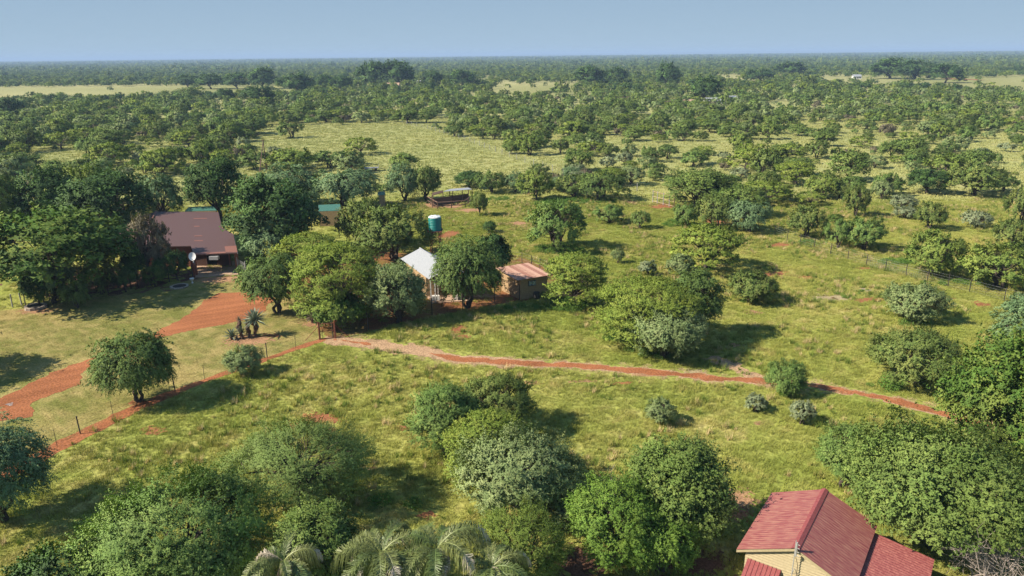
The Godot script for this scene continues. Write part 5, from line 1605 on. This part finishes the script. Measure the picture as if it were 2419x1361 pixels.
const STANDING := [
	Vector3(-30.0, -37.2, 2.8), Vector3(-20.8, -28.9, 3.6), Vector3(-16.7, -31.2, 4.7), Vector3(-12.7, -38.2, 4.4), Vector3(-9.8, -30.7, 2.3), Vector3(0.1, -37.9, 3.9),
	Vector3(-1.7, -41.5, 2.5), Vector3(-4.8, -44.5, 2.4), Vector3(-1.1, -47.3, 2.8), Vector3(0.3, -31.1, 2.4), Vector3(2.8, -35.7, 0.9), Vector3(5.2, -32.7, 2.5),
	Vector3(7.6, -32.3, 2.1), Vector3(9.1, -34.6, 2.9), Vector3(23.0, -34.0, 5.6), Vector3(20.7, -39.8, 2.0), Vector3(30.4, -39.6, 4.1), Vector3(41.9, -54.9, 3.0),
	Vector3(32.8, -54.7, 3.8), Vector3(21.7, -53.0, 1.6), Vector3(10.8, -48.3, 1.2), Vector3(18.4, -50.0, 0.9), Vector3(21.1, -48.1, 0.9), Vector3(-29.7, -52.7, 3.0),
	Vector3(-23.1, -57.9, 1.7), Vector3(-7.8, -29.9, 1.2), Vector3(-49.5, -57.6, 4.4), Vector3(12.8, -63.6, 4.4), Vector3(17.2, -65.0, 2.6), Vector3(13.7, -60.5, 3.5),
	Vector3(24.2, -87.8, 4.2), Vector3(20.5, -85.2, 1.8), Vector3(26.2, -75.8, 2.7), Vector3(40.6, -69.6, 3.1), Vector3(6.9, -74.6, 3.2), Vector3(6.0, -98.5, 4.5),
	Vector3(-4.6, -74.6, 3.8), Vector3(-2.5, -84.8, 2.3), Vector3(-11.9, -70.6, 3.1), Vector3(-17.8, -71.4, 4.3), Vector3(-17.2, -69.3, 2.7), Vector3(-25.1, -73.9, 3.6),
	Vector3(-23.3, -80.9, 3.5), Vector3(-15.5, -93.7, 5.4), Vector3(-21.0, -101.3, 3.8), Vector3(-31.7, -94.3, 4.2), Vector3(-31.9, -96.9, 6.3), Vector3(-49.1, -121.0, 4.9),
	Vector3(-51.8, -79.5, 8.3), Vector3(-61.4, -109.5, 6.4), Vector3(-72.4, -112.9, 5.0), Vector3(-57.6, -118.2, 4.0), Vector3(-71.4, -122.1, 6.1), Vector3(-77.7, -110.3, 3.9),
	Vector3(-45.1, -87.6, 3.0), Vector3(-52.4, -77.0, 1.8), Vector3(-51.4, -78.0, 2.9), Vector3(-47.8, -76.0, 1.5), Vector3(-45.2, -81.6, 1.6), Vector3(-42.9, -83.8, 1.3),
	Vector3(-41.0, -86.2, 1.4), Vector3(-52.0, -80.9, 1.6), Vector3(-47.8, -81.1, 2.0), Vector3(-44.5, -83.2, 1.1), Vector3(-47.7, -81.4, 0.8), Vector3(-42.7, -85.2, 1.1),
	Vector3(-40.6, -131.3, 6.5), Vector3(-29.5, -130.0, 6.1), Vector3(-35.3, -124.4, 2.6), Vector3(-51.5, -175.3, 5.8), Vector3(-38.0, -172.3, 4.0), Vector3(-20.0, -136.2, 3.5),
	Vector3(-16.1, -136.4, 3.4), Vector3(-27.2, -175.5, 1.7), Vector3(-8.6, -150.3, 3.6), Vector3(-3.9, -144.2, 3.3), Vector3(0.9, -143.9, 2.3), Vector3(4.7, -136.1, 3.7),
	Vector3(6.3, -166.7, 2.6), Vector3(10.5, -143.3, 2.7), Vector3(13.5, -156.8, 2.7), Vector3(16.7, -135.4, 4.5), Vector3(24.9, -151.2, 3.1), Vector3(15.7, -115.5, 2.7),
	Vector3(20.1, -111.4, 1.6), Vector3(-5.3, -122.2, 1.6), Vector3(-3.4, -109.6, 1.2), Vector3(13.8, -91.7, 0.9), Vector3(16.7, -85.8, 1.1), Vector3(32.7, -128.1, 6.0),
	Vector3(31.8, -110.8, 3.5), Vector3(35.9, -108.4, 3.3), Vector3(27.5, -112.5, 2.3), Vector3(43.3, -104.3, 2.9), Vector3(45.2, -98.5, 2.0), Vector3(48.4, -97.2, 2.9),
	Vector3(51.0, -84.9, 3.8), Vector3(55.8, -79.7, 4.4), Vector3(70.7, -153.1, 4.0), Vector3(79.5, -138.7, 4.1), Vector3(86.7, -135.6, 5.6), Vector3(93.4, -157.1, 4.6),
	Vector3(58.2, -134.7, 3.7), Vector3(60.7, -133.7, 2.3), Vector3(55.1, -157.4, 3.9), Vector3(46.0, -130.5, 4.6), Vector3(56.7, -118.3, 2.2), Vector3(68.3, -133.3, 2.1),
	Vector3(71.2, -109.8, 2.4), Vector3(64.0, -116.6, 2.0), Vector3(63.7, -108.7, 2.3), Vector3(68.5, -96.8, 2.9), Vector3(79.0, -110.9, 2.6), Vector3(-142.8, -219.0, 4.6),
	Vector3(51.1, -112.9, 1.1), Vector3(-117.0, -655.5, 14.6), Vector3(-96.6, -650.4, 15.8), Vector3(-215.7, -663.1, 11.9), Vector3(-158.6, -563.4, 12.1), Vector3(-140.1, -419.8, 8.6),
	Vector3(-171.8, -455.3, 5.9), Vector3(-149.9, -615.8, 7.2), Vector3(-134.8, -605.0, 8.8), Vector3(-65.6, -651.1, 8.7), Vector3(-39.6, -636.1, 11.0), Vector3(67.5, -633.8, 13.1),
	Vector3(91.6, -654.0, 9.9), Vector3(127.4, -609.9, 9.5), Vector3(106.9, -411.0, 8.1), Vector3(373.2, -744.7, 19.7), Vector3(382.6, -715.5, 17.0), Vector3(363.9, -633.3, 11.5),
	Vector3(315.7, -857.7, 16.7), Vector3(-234.1, -352.1, 5.6), Vector3(-292.9, -690.8, 9.6), Vector3(-265.7, -675.4, 11.3), Vector3(-240.5, -669.2, 11.6), Vector3(235.8, -715.3, 14.0),
]
const WEEDS := [
	[6.4, -75.1, 3.0, 2.2, 1.25],
	[6.3, -99.0, 3.9, 2.8, 1.0],
	[10.8, -65.8, 2.0, 2.9, 1.1],
	[12.9, -61.5, 2.7, 1.2, 1.0],
	[30.5, -54.8, 1.5, 1.8, 1.1],
	[-4.8, -44.7, 1.2, 1.3, 1.0],
	[-2.6, -41.7, 0.9, 1.3, 1.2],
	[9.6, -133.3, 5.4, 4.1, 1.0],
	[16.7, -134.1, 3.9, 2.9, 0.9],
	[26.5, -114.1, 2.7, 2.7, 0.9],
	[23.6, -87.8, 2.1, 1.3, 0.9],
	[1.4, -74.4, 2.7, 0.8, 0.8],
	[-1.8, -72.9, 2.7, 0.9, 0.5],
	[40.2, -68.4, 2.1, 0.8, 0.9],
	[21.8, -52.6, 1.3, 0.6, 0.8],
	[36.8, -77.2, 0.9, 0.9, 0.8],
	[40.2, -78.3, 1.4, 1.2, 0.7],
	[-7.3, -38.3, 1.8, 0.7, 0.9],
	[49.7, -90.7, 3.2, 1.6, 0.8],
	[51.5, -81.4, 3.4, 1.3, 0.8],
	[41.7, -101.0, 2.4, 1.4, 0.8],
	[26.3, -75.4, 2.3, 0.8, 0.7],
	[-2.2, -137.3, 4.0, 2.1, 0.7],
]

func zone(p: Vector2) -> float:
	if Geometry2D.is_point_in_polygon(p, PackedVector2Array([Vector2(-48, -33), Vector2(-58, -41), Vector2(-79, -110), Vector2(-101, -143), Vector2(-73, -161), Vector2(-73, -180), Vector2(-46, -178), Vector2(-25, -139), Vector2(-1, -135), Vector2(24, -132), Vector2(39, -111), Vector2(47, -87), Vector2(58, -76), Vector2(52, -47), Vector2(37, -31)])):
		return 0.0
	if Geometry2D.is_point_in_polygon(p, PackedVector2Array([Vector2(-79, -224), Vector2(-91, -269), Vector2(-92, -297), Vector2(-70, -306), Vector2(-42, -302), Vector2(-21, -257), Vector2(3, -196), Vector2(13, -166), Vector2(7, -137), Vector2(-16, -134), Vector2(-29, -153), Vector2(-36, -181), Vector2(-50, -193)])):
		return 0.012
	if Geometry2D.is_point_in_polygon(p, PackedVector2Array([Vector2(-516, -756), Vector2(-365, -757), Vector2(-224, -710), Vector2(-178, -630), Vector2(-152, -527), Vector2(-185, -512), Vector2(-241, -556), Vector2(-267, -498), Vector2(-331, -535), Vector2(-346, -503)])):
		return 0.01
	if Geometry2D.is_point_in_polygon(p, PackedVector2Array([Vector2(-142, -219), Vector2(-135, -223), Vector2(-111, -190), Vector2(-101, -169), Vector2(-113, -170)])):
		return 0.05
	if Geometry2D.is_point_in_polygon(p, PackedVector2Array([Vector2(-18, -511), Vector2(-10, -744), Vector2(68, -710), Vector2(44, -557), Vector2(18, -503)])):
		return 0.05
	if Geometry2D.is_point_in_polygon(p, PackedVector2Array([Vector2(249, -921), Vector2(272, -912), Vector2(228, -684), Vector2(206, -641), Vector2(207, -749)])):
		return 0.05
	if Geometry2D.is_point_in_polygon(p, PackedVector2Array([Vector2(319, -823), Vector2(444, -733), Vector2(532, -773), Vector2(320, -461), Vector2(307, -509), Vector2(306, -579), Vector2(248, -564)])):
		return 0.08
	if Geometry2D.is_point_in_polygon(p, PackedVector2Array([Vector2(12, -166), Vector2(4, -189), Vector2(24, -214), Vector2(53, -234), Vector2(91, -230), Vector2(158, -224), Vector2(58, -77), Vector2(47, -87), Vector2(39, -111), Vector2(24, -132)])):
		return 0.4
	if Geometry2D.is_point_in_polygon(p, PackedVector2Array([Vector2(-21, -257), Vector2(-24, -285), Vector2(16, -299), Vector2(194, -277), Vector2(158, -224), Vector2(91, -230), Vector2(53, -234), Vector2(24, -214), Vector2(4, -189)])):
		return 0.85
	if Geometry2D.is_point_in_polygon(p, PackedVector2Array([Vector2(-161, -173), Vector2(-500, -556), Vector2(-138, -489), Vector2(-77, -223), Vector2(-46, -178), Vector2(-73, -161), Vector2(-101, -143)])):
		return 0.85
	if Geometry2D.is_point_in_polygon(p, PackedVector2Array([Vector2(-156, -492), Vector2(25, -458), Vector2(16, -299), Vector2(-36, -305), Vector2(-94, -294)])):
		return 1.0
	var d := p.length()
	return 1.0 if d < 500.0 else (1.0 if d < 1500.0 else 0.95)

func bush() -> void:
	# bush in every direction: cells of 6 m, thinned by zone and by patchy noise
	var kinds := ["olive", "lime", "umbrella", "willow", "greythorn", "willow", "spray", "purple", "grey", "karee"]
	var shades := {"spray": "fresh green", "lime": "light olive", "olive": "olive green", "umbrella": "yellow green umbrella shaped", "willow": "mid green leafy", "greythorn": "grey green", "karee": "dark green", "purple": "dull brown", "grey": "pale grey", "dark": "blackish green"}
	var rg := RandomNumberGenerator.new()
	rg.seed = 4242
	var found := []
	var patchy := FastNoiseLite.new()
	patchy.seed = 31
	patchy.frequency = 0.012
	patchy.fractal_octaves = 3
	var z := -118.0
	while z > -470.0:
		var half := -z * 0.76 + 14.0
		var x := -half
		while x < half:
			var p := Vector2(x + rg.randf() * 6.0, z - rg.randf() * 6.0)
			var roll := rg.randf()
			var zn := zone(p)
			var want := zn * (0.9 + 1.1 * patchy.get_noise_2dv(p))
			if roll < want:
				var left := smoothstep(60.0, -120.0, p.x)
				var kind: String = kinds[rg.randi() % 10]
				if kind == "olive" and rg.randf() < 0.35 * left:
					kind = "umbrella"
				if kind == "purple" and rg.randf() < 0.5:
					kind = "greythorn"
				if kind == "grey" and z < -230.0:
					kind = "olive"
				var r := lerpf(1.2, 4.1, pow(rg.randf(), 1.3)) * (1.0 + 0.15 * left)
				if rg.randf() < 0.2:
					r *= 0.6
				if kind == "grey" or kind == "purple":
					r = minf(r, 2.3)
				found.append([p, kind, r, rg.randf_range(0.8, 1.2)])
			x += 6.0
		z -= 6.0
	# the ones that show largest stand as things; the rest is one mass for each kind
	found.sort_custom(func(a, b): return a[2] / a[0].length() > b[2] / b[0].length())
	var heaps := {}
	var alone := {}
	var singles := 0
	for f in found:
		var p: Vector2 = f[0]
		var kind: String = f[1]
		var sp: Dictionary = SPECIES[kind]
		var r: float = f[2]
		var tall: float = {"flat": 1.05, "dome": 1.2, "round": 1.25, "weep": 1.2, "open": 1.1}[sp.form] * r * f[3]
		if singles < 270 and free_spot(p, r):
			var where := "left of the homestead" if p.x < -0.28 * absf(p.y) else ("behind the open field" if p.x < 0.12 * absf(p.y) else ("right of the field fence" if p.x < 0.42 * absf(p.y) else "toward the right edge"))
			var far := "far out" if p.y < -290.0 else ("farther out" if p.y < -220.0 else ("midway out" if p.y < -165.0 else "close by"))
			var size := "large" if r > 3.0 else ("middling" if r > 1.9 else "small")
			var look := "%s %s bush" % [size, shades[kind]]
			var spot := "%s, %s" % [far, where]
			if not alone.has(look + spot):
				alone[look + spot] = []
			alone[look + spot].append([p.x / -p.y, kind, p, r, tall, look, spot])
			singles += 1
		elif free_spot(p, r * 0.5):
			var key := "%s %d %d" % [kind, 1 if p.length() < 330.0 else 2, rg.randi() % 3]
			if not heaps.has(key):
				heaps[key] = [[], []]
			var pr := proto(kind, 1 if p.length() < 330.0 else 2, int(key.right(1)))
			heaps[key][0].append(Transform3D(Basis(Vector3.UP, rg.randf() * TAU).scaled(Vector3(r / 3.0, tall / pr[2], r / 3.0)), Vector3(p.x, 0, p.y)))
			heaps[key][1].append(Color.WHITE * rg.randf_range(0.8, 1.15))
	for key: String in alone:
		var row: Array = alone[key]
		row.sort_custom(func(a, b): return a[0] < b[0])
		for i in row.size():
			var f: Array = row[i]
			var which := "" if row.size() == 1 else (", leftmost such" if i == 0 else (", rightmost such" if i == row.size() - 1 else ", %s from left" % ORDINAL[mini(i, 19)]))
			tree(f[1], f[2].x, f[2].y, f[3], f[4] * 0.42, f[4] * 0.58, "%s %s%s" % [f[5], f[6], which], "bush", "bushes scattered over the veld", "%s_bush" % {"umbrella": "thorn", "spray": "thorn", "lime": "thorn", "olive": "thorn", "greythorn": "thorn", "willow": "leafy", "karee": "leafy", "dark": "leafy", "purple": "dry", "grey": "grey"}[f[1]])
	# farther out, thousands that read as one mass
	var bands := [[470.0, 1500.0, 10.5, 3.3, 2], [1500.0, 4200.0, 19.0, 5.0, 3], [4200.0, 11000.0, 44.0, 11.0, 3]]
	for bd in bands:
		var zz: float = bd[0]
		while zz < bd[1]:
			var half := zz * 0.74 + 20.0
			var step: float = bd[2]
			var x := -half
			while x < half:
				var p := Vector2(x + rg.randf() * step, -zz - rg.randf() * step)
				var roll := rg.randf()
				if roll < zone(p) * (0.95 + 0.9 * patchy.get_noise_2d(p.x * 0.6, p.y * 0.25)):
					var kind: String = ["olive", "willow", "umbrella", "karee", "lime", "dark"][rg.randi() % 6]
					var r: float = bd[3] * rg.randf_range(0.6, 1.3)
					var key := "%s %d %d" % [kind, bd[4], rg.randi() % 3]
					if not heaps.has(key):
						heaps[key] = [[], []]
					var pr := proto(kind, bd[4], int(key.right(1)))
					var tall := (1.9 + r * 0.68) * rg.randf_range(0.8, 1.25)
					if rg.randf() < 0.05 and zz < 4200.0:
						tall *= 1.6
						r *= 1.3
					heaps[key][0].append(Transform3D(Basis(Vector3.UP, rg.randf() * TAU).scaled(Vector3(r / 3.0, tall / pr[2], r / 3.0)), Vector3(p.x, 0, p.y)))
					heaps[key][1].append(Color.WHITE * rg.randf_range(0.75, 1.1))
				x += step
			zz += step
	for key: String in heaps:
		var w := key.split(" ")
		var pr := proto(w[0], int(w[1]), int(w[2]))
		many("far_bushes", pr[1], M.leaf, heaps[key][0], heaps[key][1])
	print("bush ", found.size(), " singles ", singles)

func free_spot(p: Vector2, r: float) -> bool:
	for q: Vector3 in STANDING:
		if p.distance_to(Vector2(q.x, q.y)) < (r + q.z) * 0.6:
			return false
	return true

func grass() -> void:
	var rg := RandomNumberGenerator.new()
	rg.seed = 99
	var near := []
	var far := []
	for k in 4:
		near.append(grass_patch(100 + k, 0.95, 198, 0.34, 0.026, false))
		far.append(grass_patch(200 + k, 3.0, 144, 0.6, 0.14, false))
	var at := [[], [], [], []]
	var tint := [[], [], [], []]
	var straw := [[], [], [], []]
	var straw_tint := [[], [], [], []]
	var z := -26.0
	while z > -132.0:
		var half := -z * 0.76 + 9.0
		var x := -half
		while x < half:
			var p := Vector2(x + rg.randf() * 0.78, z - rg.randf() * 0.78)
			var k := rg.randi() % 4
			x += 0.78
			var lawn := to_area(p, LAWN)
			if p.x < 0 and lawn < 0.15:
				continue
			if p.y > -112.0 and p.y < -55.0 and p.x < 12.0 and to_area(p, YARD) < 0.0 and rg.randf() < 0.9:
				continue
			if p.x < -20.0 and p.y < -70.0 and p.y > -120.0 and rg.randf() < 0.75:
				continue
			if p.x < 0 and to_line(p, VERGE) < 0.75:
				continue
			if on_bare(p):
				continue
			var dp := to_line(p, PATH)
			var wide := 0.75 + 0.45 * smoothstep(6.0, -10.0, p.x)
			if dp < wide + 0.5:
				if dp > wide * 0.62 and rg.randf() < 0.8:
					straw[k].append(Transform3D(Basis(Vector3.UP, rg.randf() * TAU).scaled(Vector3(0.7, 0.35, 0.7)), Vector3(p.x, 0, p.y)))
					straw_tint[k].append(Color(0.50, 0.38, 0.24) * rg.randf_range(0.85, 1.2))
				continue
			if to_line(p, TRACK) < 1.0:
				continue
			var s := rg.randf_range(0.6, 1.25) * (0.85 + 0.5 * n_mid.get_noise_2d(p.x + 50.0, p.y))
			at[k].append(Transform3D(Basis(Vector3.UP, rg.randfn() * 0.5).scaled(Vector3(1, s, 1)), Vector3(p.x, 0, p.y)))
			tint[k].append(grass_tone(p) * rg.randf_range(0.8, 1.18))
		z -= 0.78
	var tus := []
	for k in 3:
		tus.append(grass_patch(300 + k, 0.42, 54, 0.62, 0.03, false))
	var ta := [[], [], []]
	var tt := [[], [], []]
	for i in 26000:
		var zz := -lerpf(27.0, 135.0, sqrt(rg.randf()))
		var p := Vector2(rg.randf_range(-1, 1) * (-zz * 0.74 + 6.0), zz)
		var dens := n_mid.get_noise_2d(p.x * 0.9 + 300.0, p.y * 0.9) + 0.6 * n_low.get_noise_2d(p.x * 2.0, p.y * 2.0 + 90.0)
		if dens < 0.02 or (p.x < 0 and to_area(p, LAWN) < 0.3) or to_line(p, PATH) < 1.1 or on_bare(p) or (p.x < 12.0 and to_area(p, YARD) < 0.0):
			continue
		if p.x < -20.0 and p.y < -70.0 and p.y > -120.0:
			continue
		var k := rg.randi() % 3
		ta[k].append(Transform3D(Basis(Vector3.UP, rg.randf() * TAU).scaled(Vector3.ONE * rg.randf_range(0.6, 1.3)), Vector3(p.x, 0, p.y)))
		var base := Color(0.17, 0.235, 0.05) if rg.randf() < 0.45 else (Color(0.38, 0.36, 0.12) if rg.randf() < 0.6 else Color(0.55, 0.44, 0.24))
		tt[k].append(base * rg.randf_range(0.85, 1.15))
	for k in 3:
		many("grass_tussocks", tus[k], M.grass, ta[k], tt[k])
	for k in 4:
		many("tall_grass", near[k], M.grass, at[k], tint[k])
		many("dry_grass", near[k], M.grass, straw[k], straw_tint[k])
	# the mown lawn: the same tufts, cut short
	at = [[], [], [], []]
	tint = [[], [], [], []]
	var lz := -38.0
	while lz > -100.0:
		var x := lz * 0.76
		while x < 0.0:
			var p := Vector2(x + rg.randf() * 0.9, lz - rg.randf() * 0.9)
			x += 0.9
			if to_area(p, LAWN) < -0.2 and to_area(p, DRIVE) > 0.3 and to_line(p, VERGE) > 0.7 and not on_bare(p):
				var k := rg.randi() % 4
				at[k].append(Transform3D(Basis(Vector3.UP, rg.randf() * TAU).scaled(Vector3(1, rg.randf_range(0.12, 0.24), 1)), Vector3(p.x, 0, p.y)))
				tint[k].append(lawn_tone(p) * rg.randf_range(0.88, 1.15))
		lz -= 0.9
	for k in 4:
		many("lawn_grass", near[k], M.grass, at[k], tint[k])
	at = [[], [], [], []]
	tint = [[], [], [], []]
	z = -130.0
	while z > -330.0:
		var half := -z * 0.74 + 9.0
		var x := -half
		while x < half:
			var p := Vector2(x + rg.randf() * 2.7, z - rg.randf() * 2.7)
			var k := rg.randi() % 4
			x += 2.7
			if on_bare(p):
				continue
			at[k].append(Transform3D(Basis(Vector3.UP, rg.randf() * TAU).scaled(Vector3(1, rg.randf_range(0.4, 0.75), 1)), Vector3(p.x, 0, p.y)))
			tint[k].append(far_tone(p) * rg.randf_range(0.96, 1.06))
		z -= 2.7
	for k in 4:
		many("veld_grass", far[k], M.grass, at[k], tint[k])
	# rank green weeds in the shade of the thorn trees
	var wm := [weed_clump(1), weed_clump(2)]
	var wa := [[], []]
	var wt := [[], []]
	for s in WEEDS:
		var n := int(s[2] * s[3] * 4.2)
		for i in n:
			var a := rg.randf() * TAU
			var q := sqrt(rg.randf())
			var k := rg.randi() % 2
			var sc: float = rg.randf_range(0.55, 1.1) * s[4] * 1.3 * (1.1 - 0.5 * q)
			wa[k].append(Transform3D(Basis(Vector3.UP, rg.randf() * TAU).scaled(Vector3.ONE * sc), Vector3(s[0] + cos(a) * q * s[2], 0, s[1] + sin(a) * q * s[3])))
			wt[k].append(Color(0.095, 0.20, 0.030).lerp(Color(0.15, 0.235, 0.05), rg.randf() * 0.7))
	for k in 2:
		many("green_weeds", wm[k], M.weed, wa[k], wt[k])

func _ready() -> void:
	var cam := Camera3D.new()
	cam.name = "camera"
	cam.fov = 43.0124
	cam.near = 0.5
	cam.far = 60000.0
	add_child(cam)
	cam.position = EYE
	cam.rotation_order = EULER_ORDER_YXZ
	cam.rotation = Vector3(deg_to_rad(-17.68), 0, deg_to_rad(-0.62))
	cam.current = true
	var sky := ProceduralSkyMaterial.new()
	sky.sky_top_color = Color(0.33, 0.44, 0.56)
	sky.sky_horizon_color = Color(0.50, 0.575, 0.63)
	sky.sky_curve = 0.12
	sky.ground_bottom_color = Color(0.30, 0.32, 0.2)
	sky.ground_horizon_color = Color(0.55, 0.64, 0.72)
	sky.sun_angle_max = 1.0
	var env := Environment.new()
	env.background_mode = Environment.BG_SKY
	env.sky = Sky.new()
	env.sky.sky_material = sky
	env.tonemap_mode = Environment.TONE_MAPPER_LINEAR
	env.tonemap_exposure = 1.9
	env.sdfgi_enabled = true
	env.ssao_enabled = true
	env.ssil_enabled = true
	env.fog_enabled = true
	env.fog_density = 0.00017
	env.fog_light_color = Color(0.72, 0.84, 1.0)
	var we := WorldEnvironment.new()
	we.name = "world_environment"
	we.environment = env
	add_child(we)
	var sun := DirectionalLight3D.new()
	sun.name = "sun"
	sun.light_energy = 1.6
	sun.light_color = Color(1.0, 0.95, 0.86)
	sun.light_angular_distance = 0.5
	sun.shadow_enabled = true
	add_child(sun)
	# shadows fall to the right and a little away from the camera
	sun.look_at_from_position(Vector3.ZERO, Vector3(cos(deg_to_rad(14)) * cos(deg_to_rad(39)), -sin(deg_to_rad(39)), -sin(deg_to_rad(14)) * cos(deg_to_rad(39))))

	n_low.seed = 5; n_low.frequency = 0.022; n_low.fractal_octaves = 2
	n_mid.seed = 6; n_mid.frequency = 0.11; n_mid.fractal_octaves = 3
	n_fine.seed = 7; n_fine.frequency = 0.55; n_fine.fractal_octaves = 3
	rng.seed = 77
	make_materials()
	layout()
	land()
	buildings()
	fences()
	small_things()
	garden()
	trees()
	bush()
	grass()
